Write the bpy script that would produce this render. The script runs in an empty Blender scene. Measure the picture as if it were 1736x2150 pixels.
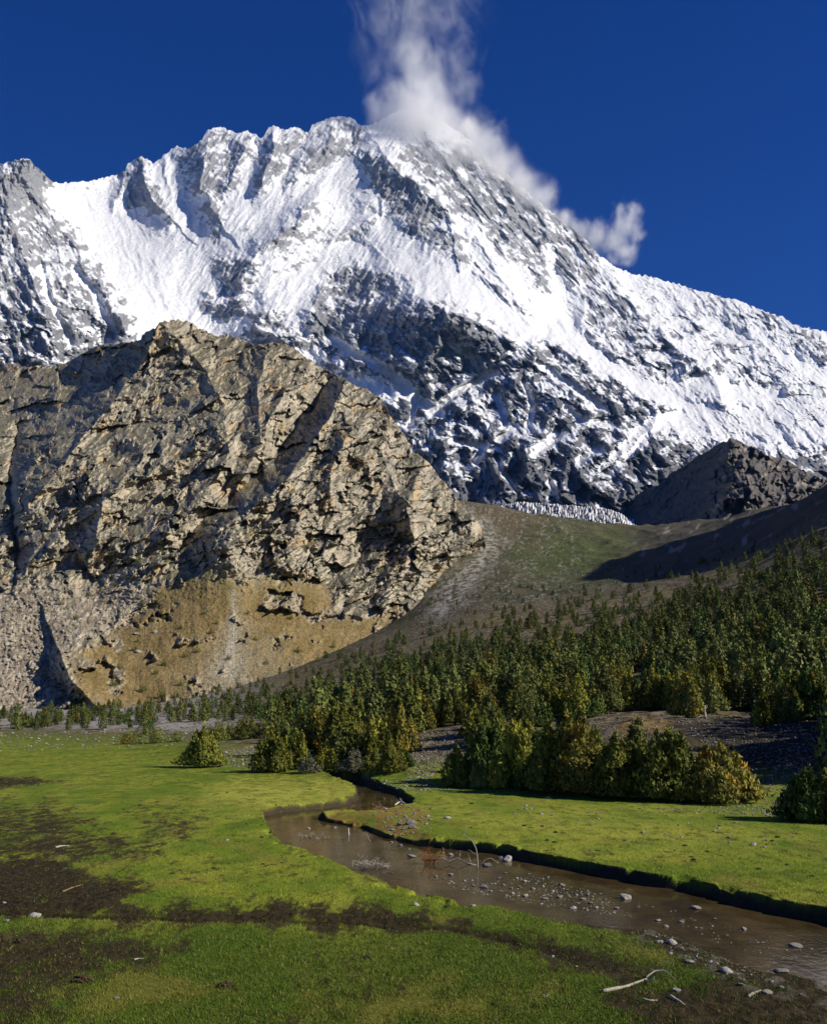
import bpy, math, random
import numpy as np
from mathutils import Vector

# ------------------------------------------------------------------ camera, sky, sun, exposure
scene = bpy.context.scene
FOC, CXP, HV, EYE = 1862.0, 868.0, 1500.0, 5.0       # focal length, centre and horizon of the 1736 x 2150 frame; eye height (m)
cam_data = bpy.data.cameras.new("camera")
cam_data.sensor_fit = 'VERTICAL'
cam_data.sensor_height = 24.0
cam_data.lens = 24.0 * FOC / 2150.0
cam_data.shift_y = (HV - 1075.0) / 2150.0
cam_data.clip_start = 0.1
cam_data.clip_end = 60000.0
cam = bpy.data.objects.new("camera", cam_data)
scene.collection.objects.link(cam)
cam.location = (0, 0, EYE)
cam.rotation_euler = (math.radians(90), 0, 0)
scene.camera = cam

SUN_ELEV = math.radians(33.0)
SUN_AZ = math.radians(104.0)                          # clockwise from +Y: to the right, a little behind the viewer
sun_dir = Vector((math.sin(SUN_AZ) * math.cos(SUN_ELEV), math.cos(SUN_AZ) * math.cos(SUN_ELEV), math.sin(SUN_ELEV)))
sun_data = bpy.data.lights.new("sun", 'SUN')
sun_data.energy = 5.0
sun_data.angle = math.radians(0.5)
sun_data.color = (1.0, 0.92, 0.78)
sun = bpy.data.objects.new("sun", sun_data)
scene.collection.objects.link(sun)
sun.rotation_euler = sun_dir.to_track_quat('Z', 'Y').to_euler()
sun.location = (200, -60, 300)

world = bpy.data.worlds.new("World")
scene.world = world
world.use_nodes = True
wn = world.node_tree.nodes
wl = world.node_tree.links
wn.clear()
sky = wn.new('ShaderNodeTexSky')
sky.sky_type = 'NISHITA'
sky.sun_disc = False
sky.sun_elevation = SUN_ELEV
sky.sun_rotation = SUN_AZ
sky.altitude = 2200
sky.air_density = 1.0
sky.dust_density = 0.0
sky.ozone_density = 3.0
hs = wn.new('ShaderNodeHueSaturation')
hs.inputs['Hue'].default_value = 0.526
hs.inputs['Saturation'].default_value = 1.36
hs.inputs['Value'].default_value = 1.0
bgn = wn.new('ShaderNodeBackground')
bgn.inputs['Strength'].default_value = 0.07
wo = wn.new('ShaderNodeOutputWorld')
wl.new(sky.outputs[0], hs.inputs['Color'])
wl.new(hs.outputs[0], bgn.inputs['Color'])
wl.new(bgn.outputs[0], wo.inputs['Surface'])

scene.view_settings.view_transform = 'Standard'
scene.view_settings.look = 'None'
scene.view_settings.exposure = 0.2
scene.view_settings.gamma = 1.0
scene.cycles.max_bounces = 8
scene.cycles.diffuse_bounces = 2
scene.cycles.glossy_bounces = 2
scene.cycles.transmission_bounces = 2
scene.cycles.volume_bounces = 5
scene.cycles.transparent_max_bounces = 6

# ------------------------------------------------------------------ numpy helpers
rng = np.random.default_rng(7)
_TAB = {}
def _tab(seed):
    if seed not in _TAB:
        a = np.random.default_rng(1000 + seed).uniform(0, 2 * np.pi, (256, 256)).astype(np.float32)
        _TAB[seed] = (np.cos(a), np.sin(a))
    return _TAB[seed]

def gnoise(x, y, seed=0):
    """2D gradient noise, about -1..1"""
    gx, gy = _tab(seed)
    x = np.asarray(x, dtype=np.float32); y = np.asarray(y, dtype=np.float32)
    xf = np.floor(x); yf = np.floor(y)
    fx = x - xf; fy = y - yf
    x0 = xf.astype(np.int32) & 255; y0 = yf.astype(np.int32) & 255
    x1 = (x0 + 1) & 255; y1 = (y0 + 1) & 255
    ux = fx * fx * fx * (fx * (fx * 6 - 15) + 10); uy = fy * fy * fy * (fy * (fy * 6 - 15) + 10)
    n00 = gx[x0, y0] * fx + gy[x0, y0] * fy
    n10 = gx[x1, y0] * (fx - 1) + gy[x1, y0] * fy
    n01 = gx[x0, y1] * fx + gy[x0, y1] * (fy - 1)
    n11 = gx[x1, y1] * (fx - 1) + gy[x1, y1] * (fy - 1)
    a = n00 + ux * (n10 - n00); b = n01 + ux * (n11 - n01)
    return (a + uy * (b - a)) * 1.5

def fbm(x, y, octv=5, seed=0, gain=0.5, lac=2.03):
    s = 0; a = 1.0; t = 0
    for o in range(octv):
        s = s + a * gnoise(x + 17.3 * o, y - 9.1 * o, seed + o); t += a
        a *= gain; x = x * lac; y = y * lac
    return s / t

def ridged(x, y, octv=6, seed=0, gain=0.5, lac=2.05, sharp=1.0):
    """ridged multifractal 0..1, crests sharp"""
    s = 0; a = 1.0; t = 0; w = 1.0
    for o in range(octv):
        n = 1.0 - np.abs(gnoise(x + 31.7 * o, y + 5.9 * o, seed + o))
        n = n * n
        s = s + a * n * w; t += a
        w = np.clip(n * 1.6, 0, 1)
        a *= gain; x = x * lac; y = y * lac
    return s / t

def facets(x, y, seed=0, tilt=1.0):
    """broken rock: every cell is a tilted plane; returns (height, distance-to-edge)"""
    r = np.random.default_rng(500 + seed)
    jx = r.uniform(0.05, 0.95, (64, 64)).astype(np.float32); jy = r.uniform(0.05, 0.95, (64, 64)).astype(np.float32)
    gx = r.normal(0, tilt, (64, 64)).astype(np.float32); gy = r.normal(0, tilt, (64, 64)).astype(np.float32)
    hh = r.uniform(-0.5, 0.5, (64, 64)).astype(np.float32)
    xf = np.floor(x).astype(np.int32); yf = np.floor(y).astype(np.int32)
    d1 = np.full(x.shape, 9.0, np.float32); d2 = d1.copy(); h = np.zeros(x.shape, np.float32)
    for ox in (-1, 0, 1):
        for oy in (-1, 0, 1):
            cx = xf + ox; cy = yf + oy
            ix = cx & 63; iy = cy & 63
            dx = x - cx - jx[ix, iy]; dy = y - cy - jy[ix, iy]
            d = dx * dx + dy * dy
            hv = gx[ix, iy] * dx + gy[ix, iy] * dy + hh[ix, iy]
            m = d < d1
            d2 = np.where(m, d1, np.minimum(d2, d))
            h = np.where(m, hv, h); d1 = np.where(m, d, d1)
    return h, np.sqrt(d2) - np.sqrt(d1)

def sstep(a, b, x):
    t = np.clip((x - a) / (b - a), 0, 1)
    return t * t * (3 - 2 * t)

def mix(a, b, t):
    t = np.asarray(t)[..., None]
    return np.asarray(a) * (1 - t) + np.asarray(b) * t

def seg_dist(x, y, pts, want_t=False):
    """distance to a polyline; also interpolated extra columns and side (+ right of travel)"""
    best = np.full(x.shape, 1e9, np.float32)
    ext = np.zeros(x.shape, np.float32); side = np.zeros(x.shape, np.float32)
    n = len(pts)
    for i in range(n - 1):
        ax, ay = pts[i][0], pts[i][1]; bx, by = pts[i + 1][0], pts[i + 1][1]
        ux, uy = bx - ax, by - ay; L2 = ux * ux + uy * uy + 1e-9
        t = np.clip(((x - ax) * ux + (y - ay) * uy) / L2, 0, 1)
        dx = x - ax - t * ux; dy = y - ay - t * uy
        d = np.sqrt(dx * dx + dy * dy)
        m = d < best
        best = np.where(m, d, best)
        if want_t:
            ext = np.where(m, (i + t) / (n - 1), ext)
            side = np.where(m, ux * dy - uy * dx, side)
    return (best, ext, side) if want_t else best

def in_poly(x, y, pts):
    c = np.zeros(x.shape, bool); n = len(pts)
    for i in range(n):
        ax, ay = pts[i]; bx, by = pts[(i + 1) % n]
        if ay == by: continue
        m = (ay > y) != (by > y)
        c ^= m & (x < (bx - ax) * (y - ay) / (by - ay) + ax)
    return c

def poly_sd(x, y, pts):
    """signed distance to a polygon, negative inside"""
    d = seg_dist(x, y, list(pts) + [pts[0]])
    return np.where(in_poly(x, y, pts), -d, d)

def polymask(x, y, pts, soft, wob=0.0, scale=30.0, seed=60):
    d = poly_sd(x, y, pts)
    if wob: d = d + wob * fbm(x / scale, y / scale, 4, seed)
    return 1 - sstep(-soft, soft, d)

def rbf(cp):
    """linear-kernel interpolation through control points (x, v, value)"""
    P = np.array(cp, float)
    xy = P[:, :2] / 100.0; val = P[:, 2]
    d = np.sqrt(((xy[:, None] - xy[None]) ** 2).sum(-1))
    n = len(P)
    A = np.zeros((n + 3, n + 3)); A[:n, :n] = d - np.eye(n) * 0.02
    A[:n, n] = 1; A[:n, n + 1:] = xy; A[n, :n] = 1; A[n + 1:, :n] = xy.T
    w = np.linalg.solve(A, np.concatenate([val, np.zeros(3)]))
    def f(x, y):
        x = np.asarray(x, float) / 100; y = np.asarray(y, float) / 100
        s = w[n] + w[n + 1] * x + w[n + 2] * y
        for i in range(n):
            s = s + w[i] * np.sqrt((x - xy[i, 0]) ** 2 + (y - xy[i, 1]) ** 2 + 0.01)
        return s
    return f

def coarse(f, x, y, step=12.0):
    """evaluate a smooth function on a coarse lattice and interpolate"""
    x0, x1 = x.min() - step, x.max() + step; y0, y1 = y.min() - step, y.max() + step
    gx = np.arange(x0, x1 + step, step); gy = np.arange(y0, y1 + step, step)
    G = f(*np.meshgrid(gx, gy, indexing='ij'))
    return bil(G, (x - x0) / step, (y - y0) / step)

def bil(G, fx, fy):
    fx = np.clip(fx, 0, G.shape[0] - 1.001); fy = np.clip(fy, 0, G.shape[1] - 1.001)
    ix = fx.astype(np.int32); iy = fy.astype(np.int32); tx = fx - ix; ty = fy - iy
    return (G[ix, iy] * (1 - tx) * (1 - ty) + G[ix + 1, iy] * tx * (1 - ty) + G[ix, iy + 1] * (1 - tx) * ty + G[ix + 1, iy + 1] * tx * ty)

def blur(a, r, axis):
    k = np.exp(-0.5 * (np.arange(-3 * r, 3 * r + 1) / r) ** 2); k /= k.sum()
    p = [(0, 0)] * a.ndim; p[axis] = (3 * r, 3 * r)
    b = np.pad(a, p, mode='edge')
    return np.apply_along_axis(lambda v: np.convolve(v, k, 'valid'), axis, b)

def unproj(x, v, D):
    return np.stack([(x - CXP) / FOC * D, D + 0 * x, EYE + (HV - v) / FOC * D], -1)

# ------------------------------------------------------------------ mesh + material helpers
COL = scene.collection
def mesh_np(name, V, F, mat, col=None, parent=None, smooth=True):
    V = np.asarray(V, np.float32).reshape(-1, 3)
    if not isinstance(F, list): F = [F]
    me = bpy.data.meshes.new(name)
    me.vertices.add(len(V)); me.vertices.foreach_set('co', V.ravel())
    loops = np.concatenate([f.ravel() for f in F]).astype(np.int32)
    tot = np.concatenate([np.full(len(f), f.shape[1], np.int32) for f in F])
    st = np.concatenate([[0], np.cumsum(tot)[:-1]]).astype(np.int32)
    me.loops.add(len(loops)); me.loops.foreach_set('vertex_index', loops)
    me.polygons.add(len(tot)); me.polygons.foreach_set('loop_start', st); me.polygons.foreach_set('loop_total', tot)
    me.polygons.foreach_set('use_smooth', np.full(len(tot), smooth))
    if col is not None:
        c = np.ones((len(V), 4), np.float32); col = np.asarray(col, np.float32).reshape(len(V), -1)
        c[:, :col.shape[1]] = col
        at = me.color_attributes.new('Col', 'FLOAT_COLOR', 'POINT')
        at.data.foreach_set('color', c.ravel())
    me.update(calc_edges=True)
    me.validate()
    if mat: me.materials.append(mat)
    ob = bpy.data.objects.new(name, me)
    COL.objects.link(ob)
    if parent: ob.parent = parent
    return ob

def grid_faces(nr, nc):
    i = np.arange(nr * nc).reshape(nr, nc)
    return np.stack([i[:-1, :-1].ravel(), i[1:, :-1].ravel(), i[1:, 1:].ravel(), i[:-1, 1:].ravel()], -1)

def tag(o, label=None, cat=None, group=None, kind=None):
    if label: o['label'] = label
    if cat: o['category'] = cat
    if group: o['group'] = group
    if kind: o['kind'] = kind
    return o

def surf_mat(name, rough=0.9, scale=1.0, amp=0.35, bump=0.6, bdist=0.3, spec=0.2, scale2=None, flip=False, detail=8):
    """albedo from the vertex colour, broken up by noise in metres; bump from the same noise"""
    m = bpy.data.materials.new(name); m.use_nodes = True
    nt = m.node_tree; n = nt.nodes; l = nt.links
    b = n['Principled BSDF']
    b.inputs['Roughness'].default_value = rough
    b.inputs['Specular IOR Level'].default_value = spec
    at = n.new('ShaderNodeVertexColor'); at.layer_name = 'Col'
    tc = n.new('ShaderNodeTexCoord')
    nz = n.new('ShaderNodeTexNoise'); nz.inputs['Scale'].default_value = scale; nz.inputs['Detail'].default_value = detail
    nz.inputs['Roughness'].default_value = 0.62
    l.new(tc.outputs['Object'], nz.inputs['Vector'])
    mr = n.new('ShaderNodeMapRange')
    mr.inputs['From Min'].default_value = 0.3; mr.inputs['From Max'].default_value = 0.7
    mr.inputs['To Min'].default_value = 1 - amp; mr.inputs['To Max'].default_value = 1 + amp
    l.new(nz.outputs['Fac'], mr.inputs['Value'])
    vm = n.new('ShaderNodeVectorMath'); vm.operation = 'SCALE'
    l.new(at.outputs['Color'], vm.inputs[0]); l.new(mr.outputs[0], vm.inputs['Scale'])
    l.new(vm.outputs[0], b.inputs['Base Color'])
    if bump:
        bp = n.new('ShaderNodeBump'); bp.inputs['Strength'].default_value = bump; bp.inputs['Distance'].default_value = bdist
        l.new(nz.outputs['Fac'], bp.inputs['Height']); l.new(bp.outputs[0], b.inputs['Normal'])
    return m
# ------------------------------------------------------------------ the snow mountain
M_SKY = [(-200,400),(-60,362),(0,345),(30,338),(50,333),(62,335),(75,348),(90,362),(105,378),(115,384),(150,383),(200,378),(245,366),(262,360),(268,345),(285,333),(297,328),
 (310,334),(322,345),(330,338),(350,322),(372,306),(380,310),(395,312),(410,305),(425,292),(435,275),(450,268),(470,267),(480,274),(500,280),(520,275),(540,283),(548,292),
 (555,285),(565,268),(575,262),(590,270),(600,272),(612,268),(625,266),(640,278),(650,275),(655,262),(670,258),(685,250),(705,245),(725,244),(740,248),(750,258),(765,263),
 (780,262),(800,252),(820,240),(845,230),(870,228),(900,240),(940,262),(980,290),(1010,315),(1040,345),(1080,380),(1120,415),(1150,440),(1190,470),(1215,492),(1232,505),
 (1250,530),(1290,560),(1330,577),(1365,580),(1400,590),(1445,605),(1490,615),(1520,625),(1550,630),(1570,640),(1600,652),(1640,665),(1670,684),(1700,690),(1736,697),(1800,715),(2000,760)]
M_D = [(-60,350,5200),(60,335,5000),(115,384,6100),(250,365,6500),(450,270,6700),(700,245,6850),(860,228,7000),(1100,400,6900),(1330,578,6800),(1550,630,6500),(1760,705,6100),
 (330,560,5150),(330,690,4550),(200,520,5400),(110,600,4300),(150,690,4000),(0,600,4100),(0,760,3500),(-60,760,3500),(250,760,4200),(450,740,4600),(500,450,5650),(450,600,5050),(600,640,4800),(600,480,5450),(680,610,5150),(560,640,4750),(620,740,4400),
 (760,440,5800),(740,500,5600),(680,700,4750),(760,640,4800),(860,660,4500),(960,660,4400),(1000,480,6100),(1000,580,5200),(1180,560,6300),(1180,680,5300),(1120,740,4300),(1350,680,6000),(1400,800,4700),(1380,860,3900),
 (1520,730,5700),(1736,800,5300),(1600,860,4300),(1736,900,3900),(1736,1000,3000),(1000,800,4100),(900,850,3800),(860,900,3500),(1200,840,3700),(1100,900,3200),(1000,960,2900),(1250,960,2900),(1050,1060,2350),(1200,1080,2200),
 (1400,960,2900),(1450,1080,2250),(1600,960,3000),(1600,1080,2500),(800,1130,2300),(1200,1140,2000),(1760,1130,2300),(600,900,3500),(300,900,3400),(0,900,2900),(0,1100,2300),(300,1100,2500)]
# crests: points, relief toward the viewer (m), falloff left and right (px)
M_R = [([(62,336),(72,400),(110,450),(160,520),(200,590),(245,650),(275,712)],330,75,60),
 ([(8,352),(20,450),(60,560),(95,650),(120,740)],240,50,55),([(150,520),(150,600),(175,690)],150,25,40),
 ([(297,328),(302,380),(330,430),(356,458)],230,32,40),([(262,360),(248,410),(240,440)],130,22,30),([(350,322),(345,370),(360,410)],110,22,25),
 ([(445,268),(428,330),(424,400),(455,450)],260,36,48),([(395,311),(398,370),(380,420)],120,22,28),([(540,283),(505,330),(480,390)],200,30,38),
 ([(575,262),(574,320),(548,385)],250,34,40),([(612,268),(610,310),(590,350)],120,22,25),([(705,245),(690,300),(645,330),(615,372)],220,36,44),([(660,260),(652,310)],100,22,25),
 ([(770,262),(800,320),(830,352),(872,385),(908,420),(940,442),(948,485)],400,60,75),([(830,355),(810,400),(800,440)],150,26,36),
 ([(905,420),(880,460),(885,500)],170,26,36),([(950,450),(985,480),(1010,520),(1045,575),(1100,645)],280,46,55),
 ([(700,375),(655,425),(605,478),(560,512),(528,548)],210,26,70),([(800,440),(750,473),(700,502)],130,22,60),([(620,560),(600,620),(590,680)],110,20,40),
 ([(838,570),(900,636),(1000,676),(1085,716)],420,110,55),([(765,495),(735,535),(680,595),(625,650),(598,720)],-190,45,60),([(690,575),(655,640),(640,690)],170,50,30),([(820,575),(860,640),(868,720)],190,30,30),
 ([(930,640),(940,700),(930,770)],160,28,30),([(700,690),(740,730),(800,770)],150,30,30),
 ([(1125,716),(1172,724),(1242,776),(1342,815),(1388,848),(1370,900),(1300,960)],330,110,45),
 ([(1207,490),(1230,545),(1212,600),(1232,650),(1200,725)],190,45,70),([(1232,508),(1292,600),(1342,660),(1422,722),(1484,772),(1510,830)],430,80,45),
 ([(1300,605),(1290,680),(1304,760)],230,28,34),([(1360,675),(1346,740),(1372,800)],210,26,34),([(1430,728),(1420,790)],170,26,28),([(1400,592),(1440,660),(1500,720),(1560,790)],150,40,34),([(1520,626),(1570,690),(1640,760),(1700,830)],150,44,36),([(1640,668),(1690,730),(1736,780)],130,40,34),
 ([(1140,458),(1152,540),(1128,610)],160,32,40),([(1080,385),(1058,470),(1080,560)],160,36,40),([(870,232),(905,300),(962,370),(1012,440)],220,45,50),
 ([(1180,790),(1160,870),(1120,930),(1098,1000)],190,40,32),([(1262,800),(1232,890),(1190,962),(1185,1040)],190,42,34),([(1085,880),(1062,960),(1052,1060)],180,42,34),
 ([(962,895),(936,940),(962,1010)],170,38,28),([(1330,882),(1300,965),(1255,1030)],170,40,30),([(1060,760),(1030,820),(960,870),(930,930)],190,44,34),
 ([(1380,890),(1440,912),(1490,925)],160,50,30),([(1130,930),(1150,990),(1140,1060)],120,30,24),([(880,790),(850,860)],140,30,28),
 ([(1640,850),(1690,900),(1736,930)],150,40,25),([(1560,830),(1600,880)],110,30,22)]
# where rock shows: polygon, amount
M_ROCK = [([(-60,380),(55,345),(110,440),(200,520),(245,600),(278,700),(200,720),(160,790),(-60,790)],0.5),
 ([(75,530),(130,540),(190,690),(130,700),(90,620)],0.3),([(200,620),(250,610),(280,705),(215,690)],0.35),
 ([(250,352),(298,330),(332,380),(362,455),(320,440),(250,415)],0.4),([(392,312),(445,270),(545,285),(510,350),(480,400),(460,455),(415,400)],0.38),
 ([(535,330),(575,264),(610,270),(640,280),(600,350),(540,392)],0.34),([(610,360),(650,280),(700,250),(765,262),(770,300),(700,340)],0.36),
 ([(745,300),(830,345),(945,440),(950,490),(1060,580),(1110,650),(1050,620),(960,540),(870,500),(800,400)],0.45),
 ([(455,545),(500,535),(528,560),(520,610),(460,605)],0.5),([(435,610),(515,620),(515,655),(440,650)],0.45),([(545,510),(650,430),(660,440),(600,500),(565,520)],0.3),
 ([(640,690),(655,630),(690,580),(760,556),(825,572),(880,625),(960,636),(1060,695),(1095,745),(1040,775),(940,795),(860,810),(760,775),(690,765)],0.58),
 ([(520,650),(600,670),(640,720),(600,760),(520,700)],0.38),
 ([(800,840),(880,820),(1030,770),(1130,718),(1180,722),(1345,812),(1392,850),(1420,900),(1500,930),(1500,1140),(700,1140),(840,900)],0.58),
 ([(900,1000),(1300,900),(1736,960),(1736,1200),(700,1200)],0.72),([(850,1040),(1000,985),(1200,980),(1330,950),(1500,930),(1736,985),(1736,1200),(700,1200)],0.86),
 ([(1200,492),(1232,505),(1300,610),(1490,770),(1420,800),(1300,800),(1230,700)],0.46),([(820,300),(1000,300),(1230,500),(1215,600),(1130,600),(1010,480),(900,400)],0.48),
 ([(1330,585),(1560,632),(1736,700),(1736,760),(1560,690)],0.38),([(1230,600),(1500,780),(1736,860),(1736,800),(1500,690),(1350,600)],0.38),([(1300,800),(1500,830),(1736,860),(1736,960),(1500,910),(1390,870)],0.25),([(1640,855),(1740,850),(1740,910),(1660,900)],0.35)]

# snow lying in gullies and couloirs: line, half width (px), depth of the gully (m)
M_SNOW = [([(785,760),(830,792),(880,842),(922,866)],11,50),([(905,864),(958,822),(1036,778)],10,40),([(1046,826),(1061,890)],10,50),([(1124,946),(1146,930),(1170,906)],13,45),([(1216,966),(1262,936)],12,40),
 ([(950,922),(985,930),(1018,930),(1002,966)],10,45),([(1080,898),(1050,918)],11,30),([(1012,975),(1018,1030)],6,50),([(1275,985),(1322,935),(1375,888),(1495,872)],20,20),([(1100,800),(1120,850),(1108,890)],7,50),
 ([(1190,855),(1215,880),(1260,880)],8,30),([(985,520),(1080,612),(1185,695),(1335,806),(1485,866)],14,25),([(1150,520),(1178,605),(1200,690)],12,60),([(690,700),(745,745),(820,775)],9,40),([(840,800),(870,850),(860,890)],9,45),
 ([(930,700),(985,745),(1010,790)],8,40),([(240,690),(200,620),(160,560)],9,40),([(150,720),(110,640),(85,560)],8,40),([(1130,760),(1190,800),(1260,850)],9,30),([(1040,960),(1090,1040)],6,40),([(1150,1010),(1180,1060)],7,35)]

def interp_sky(pts, x):
    p = np.array(pts, float)
    return np.interp(x, p[:, 0], p[:, 1])

def build_mountain():
    xs = np.arange(-70, 1808, 1.75); nr = 640
    vs = interp_sky(M_SKY, xs) + 3.0 * gnoise(xs / 7.0, xs * 0 + 3.3, 41) + 1.6 * gnoise(xs / 3.1, xs * 0 + 1.7, 42)
    vb = np.interp(xs, [-70, 250, 600, 850, 1808], [900, 880, 900, 1120, 1150])
    t = np.linspace(0, 1, nr)[:, None]
    v = vb[None] + (vs - vb)[None] * t
    x = np.broadcast_to(xs[None], v.shape).copy()
    x = x.astype(np.float32); v = v.astype(np.float32)
    wx = 13 * fbm(x / 45, v / 45, 5, 11); wv = 12 * fbm(x / 45, v / 45, 5, 15)
    xw = x + wx; vw = v + wv
    D = coarse(rbf(M_D), x, v).astype(np.float32)
    rock = np.zeros_like(D)
    for pts, a in M_ROCK:
        rock = np.maximum(rock, a * polymask(xw, vw, pts, 22, 14, 25, 61)) + 0.0
    R = np.clip(rock * 1.6, 0, 1)
    rel = np.zeros_like(D)
    for pts, amp, wl, wr in M_R:
        d, tt, sd = seg_dist(xw, vw, pts, True)
        w = np.where(sd < 0, wr, wl)
        p = np.exp(-d / w) * amp * (1 - 0.25 * tt) * (0.3 + 0.7 * sstep(0.0, 0.3, tt))
        rel = np.maximum(rel, p) * 0.8 + (rel + p) * 0.2 if amp > 0 else rel + p
    gul = np.zeros_like(D); gdep = np.zeros_like(D)
    for pts, w, dep in M_SNOW:
        d = seg_dist(x + 0.6 * wx, v + 0.6 * wv, pts) * (1 + 0.35 * fbm(x / 12, v / 12, 3, 57))
        gul = np.maximum(gul, sstep(1.5 * w, 0.5 * w, d)); gdep = np.maximum(gdep, dep * np.exp(-(d / (1.3 * w)) ** 2))
    R = R * (1 - 0.85 * gul)
    # fluting, gullies, broken rock
    lo = sstep(560, 760, v + 40 * fbm(x / 90, v / 90, 2, 26)) * np.clip(R * 1.5, 0, 1)     # the low, dark, blocky cliffs
    sa = (xw * 0.75 + vw * 0.66); sb = (vw * 0.75 - xw * 0.66)
    wr_ = sstep(800, 1000, x - 0.35 * (v - 400)); wl_ = sstep(340, 240, x - 0.4 * (v - 400))
    def flow(sx, sv, o, sd, wamp):
        q = wamp * fbm(x / 45, v / 45, 3, sd + 7)
        fa = ridged((x + 0.62 * v) / sx + q, v / sv, o, sd); fb = ridged((x - 0.80 * v) / sx + q, v / sv, o, sd + 1); fc = ridged((x - 0.35 * v) / sx + q, v / sv, o, sd + 2)
        return fa * (1 - wr_) * (1 - wl_) + fb * wr_ + fc * wl_ * (1 - wr_)
    n1 = ridged((x + 0.45 * v) / 120 + 0.5 * fbm(x / 70, v / 70, 3, 24), v / 190, 4, 21)
    n2 = flow(34.0, 95.0, 4, 230, 0.5)
    n5 = flow(13.0, 60.0, 3, 240, 0.6)
    n3 = ridged(x / 11 + 0.4 * fbm(x / 12, v / 12, 2, 54), v / 15, 3, 51)
    n4 = ridged(sa / 105 + 0.4 * fbm(x / 50, v / 50, 3, 27), sb / 60, 5, 28)
    fh, fe = facets(sa / 46, sb / 26, 3, 0.8)
    fh2, fe2 = facets(xw / 15, vw / 12, 4, 0.8)
    D = D + gdep - 1.2 * rel - (45 + 30 * R) * n1 - (22 + 26 * wr_ * (1 - lo) + 60 * R * (1 - 0.75 * lo)) * n2 - (7 + 7 * wr_ + 22 * R * (1 - 0.8 * lo)) * n5 - (3 + 13 * R * (1 - 0.5 * lo)) * n3 - lo * (200 * n4 + 36 * fh + 9 * fh2) - 10 * (0.4 + R * (1 - 0.5 * lo)) * fbm(x / 7, v / 6, 4, 55)
    P = unproj(x, v, D)
    # where snow lies: on the gentler facets
    du = np.gradient(P, axis=1); dv = np.gradient(P, axis=0)
    N = np.cross(du, dv); N /= np.linalg.norm(N, axis=-1, keepdims=True) + 1e-9
    nz = np.abs(N[..., 2])
    def z1(a): return (a - a.mean()) / (a.std() + 1e-6)
    nzf = blur(blur(nz, 1, 0), 1, 1); nzc = blur(blur(nz, 5, 0), 5, 1)
    strat = fbm(sa / 30, sb / 7, 5, 71); flut = flow(12.0, 55.0, 4, 250, 0.7); f2 = fbm(x / 60, v / 45, 4, 77); f4 = fbm(x / 6, v / 5, 4, 78); f5 = fbm(xw / 22, vw / 16, 4, 79)
    q = 0.50 * z1(nzf) + 0.65 * z1(nzc) + 0.65 * z1(strat) + 0.35 * z1(f2) + 0.22 * z1(f4) - 0.45 * z1(flut) * (1 - 0.7 * lo) + 0.75 * z1(f5)
    q = q / 1.45
    frac = np.clip((0.07 + 1.06 * rock) * (1 - 0.93 * gul), 0.02, 0.88) * np.where(v < 300 + 0.25 * np.abs(x - 800), 1.0, 1.0)
    thr = np.sqrt(2) * np.log(frac / (1 - frac)) * 0.44 * 1.25
    sc = q - thr
    snow = sstep(-0.14, 0.16, sc)
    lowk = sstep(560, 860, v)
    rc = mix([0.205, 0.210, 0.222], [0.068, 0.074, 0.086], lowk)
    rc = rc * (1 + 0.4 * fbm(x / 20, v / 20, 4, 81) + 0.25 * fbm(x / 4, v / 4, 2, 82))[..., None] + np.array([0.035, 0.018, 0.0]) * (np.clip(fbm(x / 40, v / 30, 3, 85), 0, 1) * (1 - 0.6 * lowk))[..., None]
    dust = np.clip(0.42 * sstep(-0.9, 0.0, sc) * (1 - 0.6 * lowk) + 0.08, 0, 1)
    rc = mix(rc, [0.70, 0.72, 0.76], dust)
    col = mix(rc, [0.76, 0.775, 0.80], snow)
    # closing skirt down the far side
    V = [P.reshape(-1, 3)]; C = [col.reshape(-1, 3)]
    top = P[-1]
    for k, (dd, dz) in enumerate([(120, 60), (500, 500), (1500, 2200)]):
        q = top.copy(); q[:, 0] *= (q[:, 1] + dd) / q[:, 1]; q[:, 1] += dd; q[:, 2] -= dz
        V.append(q); C.append(col[-1])
    F = grid_faces(nr + 3, len(xs))
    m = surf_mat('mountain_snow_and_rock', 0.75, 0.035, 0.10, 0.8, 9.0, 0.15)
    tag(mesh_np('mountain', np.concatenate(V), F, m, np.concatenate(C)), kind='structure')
build_mountain()

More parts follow.
